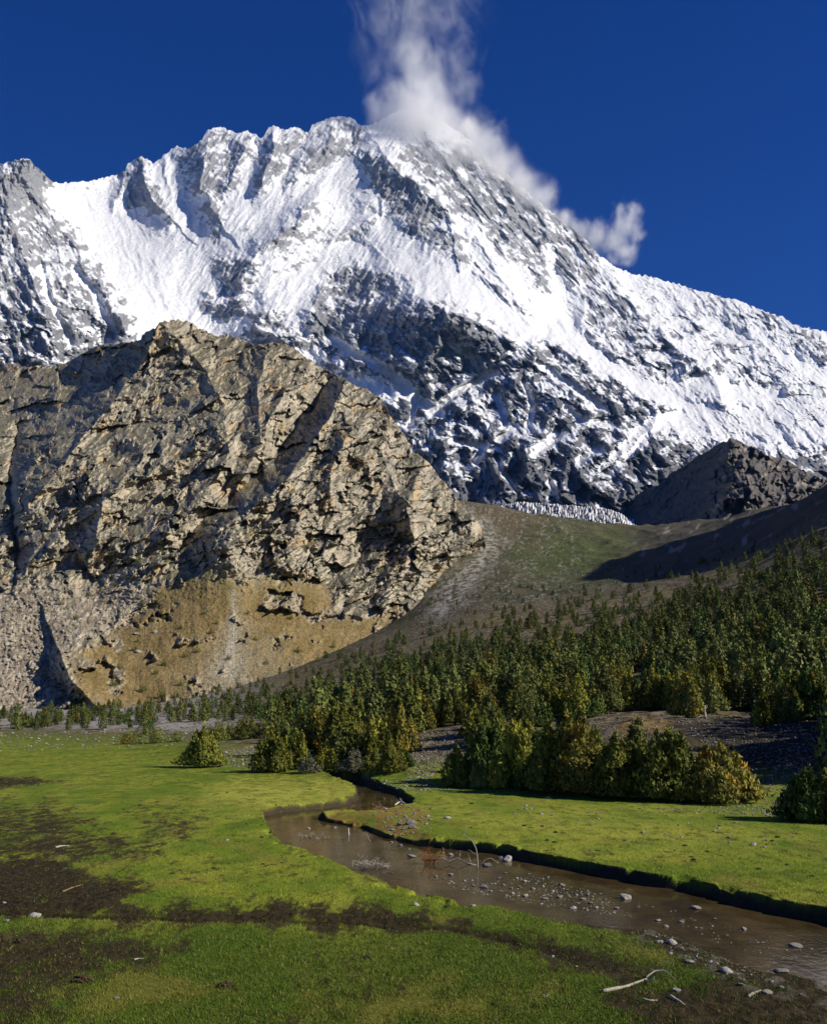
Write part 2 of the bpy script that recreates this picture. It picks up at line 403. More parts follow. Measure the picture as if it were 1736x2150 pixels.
# ------------------------------------------------------------------ dark rock shoulder in front of the mountain, right
S_SKY = [(1180,1125),(1270,1095),(1320,1052),(1350,1030),(1385,1016),(1410,990),(1440,978),(1465,955),(1490,946),(1510,930),(1522,928),(1533,920),(1545,921),(1560,932),(1585,940),(1610,955),(1650,965),(1690,990),(1720,1003),(1760,1015),(1850,1050)]
def build_shoulder():
    xs = np.arange(1180, 1850, 1.7); nr = 170
    vs = interp_sky(S_SKY, xs) + 2.5 * gnoise(xs / 9, xs * 0 + 2.2, 43) + 2 * gnoise(xs / 4, xs * 0 + 5.2, 44)
    t = np.linspace(0, 1, nr)[:, None]
    v = (1170 + (vs - 1170)[None] * t).astype(np.float32); x = np.broadcast_to(xs[None], v.shape).astype(np.float32)
    D = coarse(rbf([(1180,1125,2150),(1300,1080,2120),(1420,1015,2020),(1533,920,1780),(1650,965,1750),(1850,1050,1600),(1180,1170,1700),(1400,1120,1600),(1560,1030,1480),(1700,1060,1450),(1850,1170,1300),(1500,1170,1350)]), x, v).astype(np.float32)
    d, tt, sd = seg_dist(x + 8 * fbm(x / 30, v / 30, 3, 12), v, [(1533,918),(1525,960),(1540,1010),(1500,1070),(1510,1100)], True)
    rk = sstep(-12, 25, x + 0.25 * (v - 1000) - 1490 + 18 * fbm(x / 30, v / 30, 3, 13)) 
    fh, fe = facets(x / 26 + 0.3 * v / 26, v / 24, 7, 0.9); fh2, fe2 = facets(x / 11, v / 10, 8, 0.9)
    D = D - 120 * np.exp(-d / np.where(sd < 0, 70, 45)) - rk * (30 * fh + 10 * fh2 + 60 * ridged(x / 40, v / 50, 4, 22)) - (1 - rk) * (18 * ridged((x + v) / 34, v / 70, 4, 23) + 9 * fh + 5 * fh2) - 4 * fbm(x / 6, v / 6, 3, 29)
    P = unproj(x, v, D)
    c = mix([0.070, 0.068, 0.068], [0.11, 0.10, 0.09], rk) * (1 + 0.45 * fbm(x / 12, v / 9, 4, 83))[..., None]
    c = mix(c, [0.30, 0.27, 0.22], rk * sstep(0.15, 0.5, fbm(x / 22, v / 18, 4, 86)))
    V = [P.reshape(-1, 3)]; C = [c.reshape(-1, 3)]
    for dd, dz in [(60, 30), (300, 400)]:
        q = P[-1].copy(); q[:, 0] *= (q[:, 1] + dd) / q[:, 1]; q[:, 1] += dd; q[:, 2] -= dz
        V.append(q); C.append(c[-1])
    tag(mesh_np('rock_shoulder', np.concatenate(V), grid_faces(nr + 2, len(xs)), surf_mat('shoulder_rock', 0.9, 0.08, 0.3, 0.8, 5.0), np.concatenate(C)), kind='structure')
build_shoulder()

# ------------------------------------------------------------------ ice of the glacier behind the moraine
def build_glacier():
    xs = np.arange(1050, 1350, 0.9); nr = 130
    top = np.interp(xs, [1050,1082,1100,1130,1180,1240,1290,1310,1330,1350], [1064,1057,1055,1058,1061,1066,1074,1085,1102,1115])
    t = np.linspace(0, 1, nr)[:, None]
    fh, fe = None, None
    v = 1140 + (top - 1140)[None] * t; x = np.broadcast_to(xs[None], v.shape)
    x = x.astype(np.float32); v = v.astype(np.float32)
    fh, fe = facets(x / 5.0 + 0.5 * fbm(x / 20, v / 20, 2, 94), v / 15 + 0.3 * fbm(x / 9, v / 9, 2, 95), 9, 0.8)
    sp = sstep(-0.1, 0.6, fe + 0.25 * fbm(x / 5, v / 4, 3, 91))
    D = np.broadcast_to(np.linspace(1150, 1420, nr)[:, None], v.shape) - 14 * sp - 14 * fh - 10 * fbm(x / 20, v / 20, 3, 19)
    v2 = v - 2.6 * sp * (1 + 0.8 * fh + 0.5 * fbm(x / 18, v / 9, 2, 92))
    P = unproj(x, v2, D.astype(np.float32))
    c = mix([0.40, 0.395, 0.39], [0.66, 0.675, 0.69], sstep(0.1, 0.8, sp + 0.6 * fbm(x / 14, v / 10, 3, 93))) * (1 + 0.25 * fbm(x / 9, v / 9, 3, 90))[..., None]
    V = [P.reshape(-1, 3)]; C = [c.reshape(-1, 3)]
    q = P[-1].copy(); q[:, 1] += 60; q[:, 2] -= 60; V.append(q); C.append(c[-1])
    tag(mesh_np('glacier', np.concatenate(V), grid_faces(nr + 1, len(xs)), surf_mat('glacier_ice', 0.6, 0.15, 0.12, 0.5, 1.5), np.concatenate(C)), kind='structure')
build_glacier()

# ------------------------------------------------------------------ the brown rock hill on the left
H_SKY = [(-400,800),(-100,770),(0,757),(20,765),(60,770),(120,768),(150,756),(175,740),(200,728),(230,722),(260,720),(285,716),(296,712),(300,700),(312,694),(325,690),(335,678),(350,674),(365,672),(380,673),(400,675),(415,690),
 (432,694),(450,705),(465,704),(480,702),(500,710),(520,718),(535,725),(560,722),(580,718),(600,722),(612,728),(640,750),(665,765),(690,780),(720,795),(745,808),(770,818),(800,835),(808,850),(818,872),(840,900),(856,925),(870,950),(885,960),
 (900,970),(915,992),(925,1005),(940,1020),(955,1040),(970,1060),(985,1078),(1000,1092),(1010,1110),(1016,1130),(1024,1165),(1040,1230)]
H_D = [(-100,770,900),(0,757,900),(120,768,880),(200,728,850),(350,672,800),(450,705,790),(580,718,760),(700,785,720),(800,835,690),(870,950,650),(940,1020,625),(1000,1092,605),(1016,1135,600),(1040,1230,640),
 (0,1000,620),(-100,1000,620),(200,1000,560),(350,880,640),(350,1000,570),(350,1120,500),(520,880,640),(560,1000,560),(600,1100,510),(520,1180,465),(700,920,620),(760,1000,575),(760,1130,520),(860,1080,560),(900,1180,540),(950,1260,540),
 (0,1230,450),(200,1250,440),(340,1220,440),(480,1200,440),(640,1230,450),(760,1270,455),(860,1320,440),(800,1350,425),(700,1390,390),(600,1420,360),(480,1440,335),(350,1400,345),(200,1350,365),(100,1350,370),(0,1350,365),(-100,1350,365),
 (0,1480,300),(150,1490,297),(300,1475,315),(0,1560,270),(300,1560,270),(600,1540,290),(900,1500,330),(1040,1450,420)]
H_R = [([(330,690),(300,760),(250,830),(190,900),(120,990),(60,1060)],45,40,55),([(345,680),(420,760),(470,850),(480,950),(420,1060),(340,1130)],30,50,45),
 ([(690,800),(640,870),(580,950),(500,1030),(430,1090),(390,1135)],-36,20,34),([(720,810),(690,880),(640,950),(600,1010),(520,1075),(440,1120)],60,20,90),
 ([(820,850),(800,950),(830,1030),(880,1080)],34,50,40),([(560,740),(540,830),(545,930),(510,1000)],28,26,50),([(600,820),(560,890),(555,960)],22,18,30),
 ([(230,820),(160,880),(80,960),(20,1050)],20,30,40),([(40,900),(20,1000),(30,1100),(40,1190)],-26,14,14),([(300,950),(220,1050),(200,1130)],24,26,40),
 ([(990,1090),(985,1130),(940,1170),(880,1200)],30,40,30),([(880,990),(850,1070),(870,1130),(850,1190)],24,30,30),([(130,1380),(150,1430),(200,1480)],26,14,50),([(620,1060),(560,1110),(480,1150)],22,20,40),
 ([(200,750),(130,800),(110,840)],24,26,40),([(740,900),(700,960),(690,1050)],20,22,36),([(450,900),(390,960),(330,1000)],20,24,40)]
SCREE = [(335,1225),(355,1205),(470,1196),(500,1205),(510,1225),(600,1215),(670,1220),(700,1260),(690,1300),(760,1300),(840,1290),(900,1300),(860,1330),(640,1410),(540,1450),(380,1470),(230,1500),(150,1480),(160,1380),(240,1330),(300,1290)]
TALUS_L = [(-100,1240),(60,1225),(200,1235),(330,1210),(330,1260),(240,1330),(150,1350),(120,1420),(100,1520),(-100,1520)]
def build_hill():
    xs = np.arange(-90, 1042, 1.45); nr = 600
    vs = interp_sky(H_SKY, xs) + 3.5 * gnoise(xs / 9, xs * 0 + 2.2, 45) + 2.2 * gnoise(xs / 4, xs * 0 + 5.2, 46)
    t = np.linspace(0, 1, nr)[:, None]
    v = (1530 + (vs - 1530)[None] * t).astype(np.float32); x = np.broadcast_to(xs[None], v.shape).astype(np.float32)
    wx = 9 * fbm(x / 40, v / 40, 4, 14); wv = 9 * fbm(x / 40, v / 40, 4, 18)
    xw = x + wx; vw = v + wv
    D = coarse(rbf(H_D), x, v).astype(np.float32)
    scree = polymask(xw, vw, SCREE, 20, 26, 30, 62)
    tal = polymask(xw, vw, TALUS_L, 24, 24, 30, 63)
    crop = sstep(0.02, 0.22, fbm(x / 55, v / 40, 4, 92) + 0.28 * polymask(x, v, [(510,1240),(620,1235),(680,1300),(640,1340),(560,1290)], 20) + 0.3 * polymask(x, v, [(120,1370),(200,1350),(240,1440),(140,1500)], 20) - 0.2)
    R = np.clip(1 - np.maximum(scree * (1 - 0.8 * crop), 0.8 * tal), 0.0, 1)
    R = np.where(v > 1500, 0.1, R)
    rel = np.zeros_like(D)
    for pts, amp, wl, wr in H_R:
        d, tt, sd = seg_dist(xw, vw, pts, True)
        rel = rel + np.exp(-d / np.where(sd < 0, wr, wl)) * amp * (1 - 0.3 * tt)
    # fractured rock, joints rising to the right
    a = (xw * 0.86 - vw * 0.5); b = (xw * 0.5 + vw * 0.86)
    big = ridged(a / 170, b / 95, 5, 25)
    mid = ridged(a / 60 + 0.5 * fbm(x / 40, v / 40, 3, 37), b / 30, 4, 35)
    wq = 0.35 * fbm(x / 40, v / 40, 3, 49)
    f0, e0 = facets(a / 120 + wq, b / 62 + wq, 10, 0.8)
    f1, e1 = facets(a / 54 + wq, b / 26 + wq, 11, 0.9)
    f2, e2 = facets(a / 22 + 0.3 * fbm(x / 15, v / 15, 2, 38), b / 11, 12, 0.9)
    f3, e3 = facets(a / 9, b / 6, 13, 0.9)
    small = ridged(xw / 9, vw / 8, 3, 39)
    act = 0.6 + 0.8 * sstep(-0.35, 0.35, fbm(x / 110, v / 80, 3, 40))          # smooth slabs next to broken ground
    D = D - 1.25 * rel - R * (21 * (big - 0.42) + act * 5.0 * (mid - 0.42) + 8.5 * f0 + 4.2 * f1 + act * (1.7 * f2 + 0.8 * f3) + 0.7 * act * small + 1.3 * ridged(a / 34 + wq, b / 6, 3, 42)) + 0.5 * (1 - sstep(0.0, 0.07, e0)) * R + 0.25 * (1 - sstep(0.0, 0.08, e1)) * R * act
    grav = ridged(x / 5, v / 4, 2, 47)
    D = D - tal * (0.9 * f3 + 0.5 * small + 0.5 * f2) - (1 - R) * (0.6 * grav + 1.2 * fbm(x / 25, v / 60, 3, 48) + 0.3 * f3)
    P = unproj(x, v, D)
    du = np.gradient(P, axis=1); dv = np.gradient(P, axis=0)
    N = np.cross(du, dv); N /= np.linalg.norm(N, axis=-1, keepdims=True) + 1e-9
    nz = np.abs(N[..., 2])
    g = fbm(x / 50, v / 40, 5, 93); g2 = fbm(x / 18, v / 26, 4, 94); g3 = fbm(x / 7, v / 7, 4, 95)
    c = mix([0.31, 0.28, 0.22], [0.49, 0.43, 0.325], sstep(-0.3, 0.4, g2))
    c = mix(c, [0.44, 0.30, 0.145], 0.75 * sstep(0.08, 0.36, g + 0.35 * g2 - 0.05))                 # iron-stained slabs
    c = mix(c, [0.19, 0.175, 0.145], 0.6 * sstep(0.1, 0.4, fbm(x / 35, v / 28, 4, 96) + 0.3 * g3))     # lichen-dark rock
    c = mix(c, [0.085, 0.085, 0.05], 0.75 * sstep(0.62, 0.85, nz + 0.3 * g3) * R)                    # scrub and soil on ledges
    c = mix(c, [0.15, 0.125, 0.075], 0.55 * sstep(860, 740, v + 60 * g) * sstep(0.4, 0.75, nz + 0.3 * g3))
    sc = mix([0.185, 0.130, 0.045], [0.26, 0.19, 0.08], sstep(-0.3, 0.3, g + 0.3 * g3))
    chute = np.exp(-seg_dist(xw, vw, [(492,1240),(490,1300),(486,1360),(478,1410)]) / (6 + 0.25 * np.clip(v - 1300, 0, 200)))
    greyfan = polymask(xw, vw, [(480,1290),(510,1290),(640,1400),(620,1440),(400,1470),(420,1420)], 18, 10, 25, 64) * sstep(-0.3, 0.25, g2 + 0.4 * g3 + 0.1)
    sc = mix(sc, [0.20, 0.175, 0.11], 0.5 * greyfan); sc = mix(sc, [0.42, 0.39, 0.32], np.clip(0.75 * chute + 0.25 * greyfan * sstep(0, 0.3, g3), 0, 1))
    sc = mix(sc, [0.10, 0.085, 0.04], 0.7 * sstep(0.55, 0.75, grav + 0.3 * g3))
    sc = mix(sc, [0.15, 0.15, 0.06], 0.5 * sstep(1260, 1200, v + 30 * g))
    ta = mix([0.25, 0.21, 0.15], [0.40, 0.35, 0.265], sstep(-0.3, 0.3, g3 + g2))
    ta = mix(ta, [0.10, 0.10, 0.06], 0.7 * sstep(0.1, 0.35, fbm(x / 16, v / 10, 4, 97)) * sstep(1420, 1300, v))
    c = mix(c, ta, tal); c = mix(c, sc, scree * (1 - 0.7 * crop))
    V = [P.reshape(-1, 3)]; C = [c.reshape(-1, 3)]
    for dd, dz in [(25, 6), (90, 60), (260, 330)]:
        q = P[-1].copy(); q[:, 0] *= (q[:, 1] + dd) / q[:, 1]; q[:, 1] += dd; q[:, 2] -= dz
        V.append(q); C.append(c[-1])
    tag(mesh_np('rock_hill', np.concatenate(V), grid_faces(nr + 3, len(xs)), surf_mat('hill_rock', 0.9, 0.45, 0.30, 0.9, 1.0), np.concatenate(C)), kind='structure')
    return xs, v, D
hill_xs, hill_v, hill_D = build_hill()
# ------------------------------------------------------------------ valley floor, fan, moraine, right-hand slope (one height field in two sheets)
PROF = {  # column x: list of (distance, image height)
 -1500: [(93,1600),(120,1575),(160,1550),(220,1525),(280,1505),(400,1480),(1100,1440)],
 -150: [(93,1600),(120,1572),(160,1545),(220,1518),(280,1495),(330,1480),(400,1470),(1100,1440)],
 0: [(93,1600),(120,1572),(160,1545),(220,1518),(280,1495),(330,1480),(400,1470),(1100,1440)],
 300: [(93,1600),(120,1565),(160,1535),(220,1510),(280,1490),(340,1470),(1100,1440)],
 430: [(90,1603),(110,1563),(150,1535),(220,1500),(300,1465),(400,1445),(1100,1430)],
 600: [(70,1633),(85,1598),(110,1560),(150,1520),(220,1475),(300,1435),(360,1410),(450,1400),(1100,1390)],
 750: [(65,1643),(80,1590),(110,1545),(150,1500),(220,1445),(300,1395),(380,1355),(500,1330),(1100,1320)],
 900: [(60,1655),(72,1592),(85,1535),(110,1520),(150,1475),(220,1410),(300,1355),(400,1300),(500,1240),(620,1120),(720,1035),(800,1060),(1100,1090)],
 1000: [(58,1660),(70,1602),(82,1532),(110,1513),(150,1465),(220,1390),(300,1330),(400,1270),(500,1215),(620,1140),(740,1045),(800,1068),(1100,1110)],
 1150: [(55,1669),(68,1610),(80,1560),(100,1510),(150,1450),(220,1370),(300,1310),(400,1255),(500,1205),(620,1145),(760,1078),(820,1098),(1100,1150)],
 1330: [(53,1676),(66,1605),(72,1545),(82,1516),(95,1500),(110,1490),(150,1430),(220,1345),(300,1280),(400,1225),(520,1175),(650,1130),(800,1103),(900,1116),(1100,1150)],
 1480: [(52,1679),(64,1625),(69,1535),(80,1508),(100,1488),(150,1400),(220,1310),(300,1245),(400,1190),(520,1135),(640,1100),(720,1087),(800,1110),(1100,1150)],
 1600: [(50,1686),(60,1645),(66,1560),(72,1525),(90,1508),(110,1480),(150,1375),(220,1280),(300,1205),(400,1135),(520,1085),(600,1060),(680,1095),(1100,1180)],
 1736: [(47,1698),(58,1645),(64,1560),(72,1520),(90,1500),(110,1450),(150,1345),(220,1235),(300,1140),(380,1065),(450,1010),(520,1035),(700,1110),(1100,1200)],
 1950: [(45,1707),(60,1630),(75,1540),(110,1440),(150,1350),(220,1230),(280,1090),(340,930),(400,820),(480,900),(700,1080),(1100,1200)],
 2400: [(45,1707),(60,1640),(110,1480),(150,1420),(220,1270),(270,1050),(320,640),(390,400),(480,420),(580,800),(700,1050),(1100,1200)],
 3000: [(45,1707),(60,1640),(110,1500),(150,1440),(220,1320),(270,1050),(320,560),(390,200),(480,250),(600,800),(700,1050),(1100,1200)],
 4200: [(45,1707),(60,1640),(110,1520),(150,1480),(220,1350),(270,1000),(330,800),(400,800),(520,1000),(700,1100),(1100,1200)]}
G_X = np.arange(-1500, 4200, 15.0); G_L = np.linspace(math.log(8), math.log(1100), 330)
def _prof_grid():
    cols = sorted(PROF); Z = []
    for c in cols:
        p = PROF[c]; d0 = p[0][0]
        lv = np.interp(G_L, np.log([q[0] for q in p]), [q[1] for q in p])
        z = EYE + (HV - lv) / FOC * np.exp(G_L)
        z = np.where(G_L < math.log(d0), 0.0, z)
        Z.append(z)
    Z = np.array(Z)
    G = np.stack([np.interp(G_X, cols, Z[:, k]) for k in range(len(G_L))], 1)
    G = blur(G, 2, 0); G = blur(G, 2, 1)
    return G
G_Z = _prof_grid()

# stream outline, traced on the water plane
W_Z = -0.38
WATER = [(690,1637),(735,1652),(757,1665),(758,1678),(735,1690),(690,1697),(640,1702),(590,1706),(558,1714),(574,1728),(583,1745),(603,1768),(655,1782),(705,1802),(765,1826),(835,1853),(905,1872),(1005,1891),(1092,1903),(1166,1913),(1240,1921),(1296,1924),
 (1400,1963),(1481,1985),(1593,2030),(1648,2052),(1740,2062),(1850,2110),(2100,2200),(2500,2200),(2100,2020),(1850,1972),
 (1736,1944),(1611,1919),(1463,1881),(1315,1852),(1203,1830),(1092,1809),(1047,1796),(1003,1790),(895,1780),(834,1769),(790,1757),(763,1743),(736,1736),(688,1727),(655,1718),(700,1706),(749,1702),(800,1700),(850,1693),(862,1684),(835,1672),(800,1660),(770,1650),(745,1638)]
def on_plane(x, v, z):
    D = FOC * (EYE - z) / (v - HV)
    return ((x - CXP) / FOC * D, D)
NEAR_EDGE = set(range(9, 22)); SPIT_EDGE = set(range(len(WATER) - 9, len(WATER) - 4))     # edges seen as a turf lip, not as a waterline
WPOLY = [on_plane(a, b, 0.0 if i in NEAR_EDGE else (-0.2 if i in SPIT_EDGE else W_Z)) for i, (a, b) in enumerate(WATER)]
SPIT = [on_plane(a, b, 0) for a, b in [(660,1712),(750,1695),(860,1690),(890,1700),(905,1720),(880,1745),(905,1762),(1010,1780),(1060,1800),(1000,1800),(830,1775),(760,1748)]]
MUD = [on_plane(a, b, 0) for a, b in [(1080,1905),(1200,1905),(1300,1900),(1400,1915),(1500,1950),(1640,2000),(1800,2040),(1800,2170),(1560,2080),(1480,2030),(1300,1960)]]
DITCH = [on_plane(a, b, 0) for a, b in [(-200,1912),(0,1915),(200,1925),(450,1930),(600,1930),(760,1938),(900,1945),(1050,1968),(1200,2015),(1350,2060)]]

def ground_z(X, Y, detail=True, masks=False):
    X = np.asarray(X, np.float32); Y = np.asarray(Y, np.float32)
    xp = CXP + FOC * X / Y; L = np.log(Y)
    z = bil(G_Z, (xp + 1500) / 15.0, (L - G_L[0]) / (G_L[1] - G_L[0])).astype(np.float32)
    z0 = z.copy()
    far = sstep(0.15, 3.0, z)
    z = z + 0.05 * fbm(X / 6, Y / 6, 4, 101) + 0.018 * fbm(X / 0.9, Y / 0.9, 3, 105)
    z = z + far * (0.5 * fbm(X / 14, Y / 14, 5, 110) + 0.20 * ridged(X / 5, Y / 5, 3, 115)) + sstep(25, 90, z0) * 4.0 * (ridged(X / 45, Y / 60, 4, 117) - 0.4) * sstep(40, 110, X)
    wx = X + 0.26 * fbm(X / 2.6, Y / 3.5, 2, 118) + 0.16 * fbm(X / 1.0, Y / 1.4, 2, 120) + 0.03 * fbm(X / 0.3, Y / 0.5, 2, 122); wy = Y + 0.16 * fbm(X / 1.1, Y / 1.6, 2, 125)
    near = (Y < 75) & (np.abs(X) < 60)
    sd = np.full(z.shape, 9.0, np.float32); mud = np.zeros_like(sd); spit = np.zeros_like(sd); dit = np.full(z.shape, 9.0, np.float32); dside = np.zeros_like(sd)
    if near.any():
        sd[near] = poly_sd(wx[near], wy[near], WPOLY)
        mud[near] = 1 - sstep(-0.6, 0.6, poly_sd(X[near], Y[near], MUD) + 0.5 * fbm(X[near] / 1.5, Y[near] / 1.5, 3, 128))
        spit[near] = 1 - sstep(-0.35, 0.35, poly_sd(X[near], Y[near], SPIT) + 0.4 * fbm(X[near] / 1.5, Y[near] / 1.5, 3, 129))
        dd, tt, sg = seg_dist(X[near] + 0.3 * fbm(X[near] / 2, Y[near] / 2, 3, 130), Y[near] + 0.25 * fbm(X[near] / 2, Y[near] / 2, 3, 131), DITCH, True)
        dit[near] = dd; dside[near] = sg
    # ditch with a turf lip on the viewer's side
    dprof = np.where(dside > 0, np.exp(-(dit / 0.9) ** 2), np.exp(-(dit / 0.16) ** 2))
    dfade = sstep(4.2, 1.5, X)
    z = z - 0.24 * dprof * dfade
    wide = 0.42 + 0.22 * fbm(X / 1.5, Y / 2.5, 2, 127) + 1.4 * mud
    tb = np.clip((sd + 0.05) / (wide * 0.75), 0, 1); bank = np.where(mud > 0.4, sstep(0, 1, tb), 0.45 * tb + 0.55 * tb ** 4)
    z = z - 0.16 * sstep(1.1, 0.1, sd) * sstep(0.05, 0.4, fbm(X / 0.8, Y / 1.1, 3, 126))
    low = -0.22 * spit * sstep(0.2, 2.0, 2.0 - np.abs(sd))
    z = np.where(sd < 6, (-0.58) + (z + low + 0.58) * bank, z)
    if not masks: return z
    return z, dict(sd=sd, mud=mud, spit=spit, ditch=dprof * dfade, z0=z0, xp=xp, far=far, dside=dside, dit=dit)

def ground_color(X, Y, Z, k):
    xp = k['xp']; vp = HV - (Z - EYE) / Y * FOC
    s = np.sqrt(Y / 25.0)
    g1 = fbm(X / 3.0, Y / 5.0, 5, 140); g2 = fbm(X / 0.6, Y / 1.2, 4, 145); g3 = fbm(X / 12, Y / 20, 4, 150); g4 = fbm(X / 0.16, Y / 0.3, 3, 155)
    grass = mix([0.108, 0.162, 0.012], [0.205, 0.232, 0.024], sstep(-0.4, 0.35, g1 + 0.3 * g3))
    grass = mix(grass, [0.36, 0.35, 0.055], 0.75 * polymask(xp, vp, [(480,1640),(720,1645),(760,1668),(700,1690),(560,1700),(420,1680)], 30, 25, 50, 161) + 0.35 * polymask(xp, vp, [(900,1700),(1300,1700),(1600,1760),(1400,1800),(1000,1750)], 50, 25, 50, 162))
    grass = mix(grass, [0.050, 0.082, 0.009], 0.85 * sstep(25, 18, Y + 2.5 * g1))  # greener and darker toward the viewer; a vignette painted into the grass colour
    grass = mix(grass, [0.085, 0.125, 0.009], 0.5 * sstep(0.0, 0.4, g2 + 0.25 * g4))
    grass = mix(grass, [0.055, 0.10, 0.008], 0.5 * sstep(0.05, 0.4, fbm(X / 1.7, Y / 2.6, 4, 157)))
    grass = mix(grass, [0.21, 0.165, 0.035], 0.42 * sstep(0.1, 0.45, fbm(X / 2.2, Y / 3.5, 4, 158)))
    soilc = mix([0.014, 0.010, 0.005], [0.040, 0.030, 0.014], sstep(-0.3, 0.3, g4 + 0.4 * g2))
    # bare trampled soil: left side, ditch, lower left, stream side
    def pm(pts, soft, wob): return polymask(xp, vp, pts, soft, wob, 60, 160)
    soil = np.maximum.reduce([0.95 * pm([(-200,1790),(120,1800),(330,1870),(250,1900),(640,1905),(1000,1925),(1000,1955),(500,1940),(-200,1912)], 28, 40),
        0.65 * pm([(-200,1690),(120,1690),(200,1740),(330,1790),(200,1830),(-200,1800)], 40, 45), 0.75 * pm([(-100,1625),(60,1630),(130,1640),(60,1652),(-100,1662)], 9, 8),
        0.75 * pm([(-100,1960),(200,1950),(400,1985),(330,2010),(180,2060),(60,2160),(-100,2160)], 40, 60), 0.85 * pm([(950,1950),(1100,1965),(1300,2010),(1420,2050),(1500,2090),(1300,2060),(1100,1995)], 30, 35),
        0.9 * pm([(1250,2080),(1450,2060),(1760,2080),(1760,2180),(1350,2170)], 30, 40), 0.9 * k['mud'], 0.45 * pm([(250,1690),(420,1720),(430,1790),(300,1760)], 40, 40)])
    thr = 1.0 - 1.22 * soil
    sm = sstep(thr - 0.42, thr + 0.42, 0.47 + 0.75 * g2 + 0.35 * g1 + 0.8 * g4)
    sm = np.maximum(sm, sstep(0.25, 0.7, k['ditch'] + 0.2 * g2))
    sm = np.maximum(sm, 0.85 * sstep(0.26, 0.42, fbm(X / 0.55, Y / 0.9, 4, 163)) * sstep(-0.1, 0.3, g1))
    c = mix(grass, soilc, sm)
    # stream: banks of earth, gravel bed, orange-brown wet turf on the spit
    earth = sstep(0.36, 0.20, k['sd'] + 0.05 * g2)
    c = mix(c, [0.045, 0.034, 0.022], earth * (1 - sstep(-0.1, 0.05, -Z - 0.5)) )
    c = mix(c, [0.15, 0.14, 0.12], 0.9 * sstep(0.0, -0.2, k['sd']))
    c = mix(c, [0.20, 0.125, 0.03], 0.92 * k['spit'] * sstep(-0.4, 0.2, g2 + 0.5 * g1))
    c = mix(c, [0.16, 0.145, 0.12], k['mud'] * 0.55 * sstep(0.0, 0.35, fbm(X / 0.35, Y / 0.6, 3, 166)))
    # the fan: grey gravel, ochre earth, grass at the foot, heath on the moraine
    grav = mix([0.055, 0.045, 0.026], [0.22, 0.18, 0.115], sstep(-0.3, 0.45, fbm(X / 1.3, Y / 2.0, 4, 170)))
    heath = mix([0.055, 0.058, 0.030], [0.10, 0.085, 0.05], sstep(-0.3, 0.3, fbm(X / 18, Y / 25, 4, 172)))
    m1 = sstep(0.25, 1.6, k['z0'] + 0.7 * g3)
    fanc = mix(grav, [0.15, 0.13, 0.05], 0.75 * sstep(0.0, 0.35, g3 + 0.4 * g1))
    leftgrass = sstep(600, 380, xp) * sstep(2.2, 0.6, k['z0'])
    fanc = mix(fanc, [0.10, 0.13, 0.018], leftgrass)
    fanc = mix(fanc, [0.30, 0.29, 0.27], 0.8 * sstep(620, 400, xp) * sstep(1.6, 2.6, k['z0'] + 0.3 * g1) * sstep(-0.2, 0.2, g1 + 0.2))
    mor = sstep(330, 420, Y + 30 * g3)
    mc = mix(heath, [0.065, 0.085, 0.026], 0.85 * polymask(xp, vp, [(1080,1160),(1200,1110),(1330,1130),(1300,1200),(1200,1230),(1100,1210)], 40, 30, 50, 175))
    mc = mix(mc, [0.12, 0.085, 0.05], 0.6 * polymask(xp, vp, [(960,1035),(1100,1060),(1080,1110),(1020,1090)], 25, 20, 50, 176))
    mc = mix(mc, [0.36, 0.34, 0.30], 0.9 * polymask(xp, vp, [(965,1060),(1010,1090),(1060,1130),(1020,1200),(960,1280),(900,1330),(900,1240),(1000,1170)], 18, 22, 30, 177) * sstep(-0.25, 0.25, fbm(X / 4, Y / 6, 4, 178)))
    mc = mix(mc, [0.28, 0.265, 0.23], 0.6 * sstep(0.12, 0.36, fbm(X / 2.2, Y / 6, 4, 179) + 0.35 * fbm(X / 12, Y / 40, 3, 184)) * sstep(1300, 1150, xp))
    mc = mc * (1 + 0.5 * fbm(X / 1.6, Y / 4, 3, 185))[..., None]
    fanc = mix(fanc, mc, mor)
    rightk = sstep(1250, 1420, xp + 0.6 * (vp - 1150)) * mor
    fanc = mix(fanc, [0.075, 0.07, 0.058], 0.7 * rightk)
    fanc = mix(fanc, [0.22, 0.20, 0.17], rightk * sstep(0.22, 0.42, fbm((X - 0.4 * Y) / 8, Y / 60, 4, 181)))
    fanc = mix(fanc, [0.24, 0.15, 0.045], 0.7 * polymask(xp, vp, [(1290,1520),(1340,1505),(1410,1512),(1390,1540),(1310,1545)], 12, 14, 30, 187))
    fanc = mix(fanc, [0.035, 0.03, 0.022], 0.85 * polymask(xp, vp, [(1410,1520),(1500,1505),(1760,1510),(1760,1690),(1640,1660),(1520,1600)], 22, 25, 40, 183))  # rooty bank darkened: shade of its trees painted into the earth colour
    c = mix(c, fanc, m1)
    return c

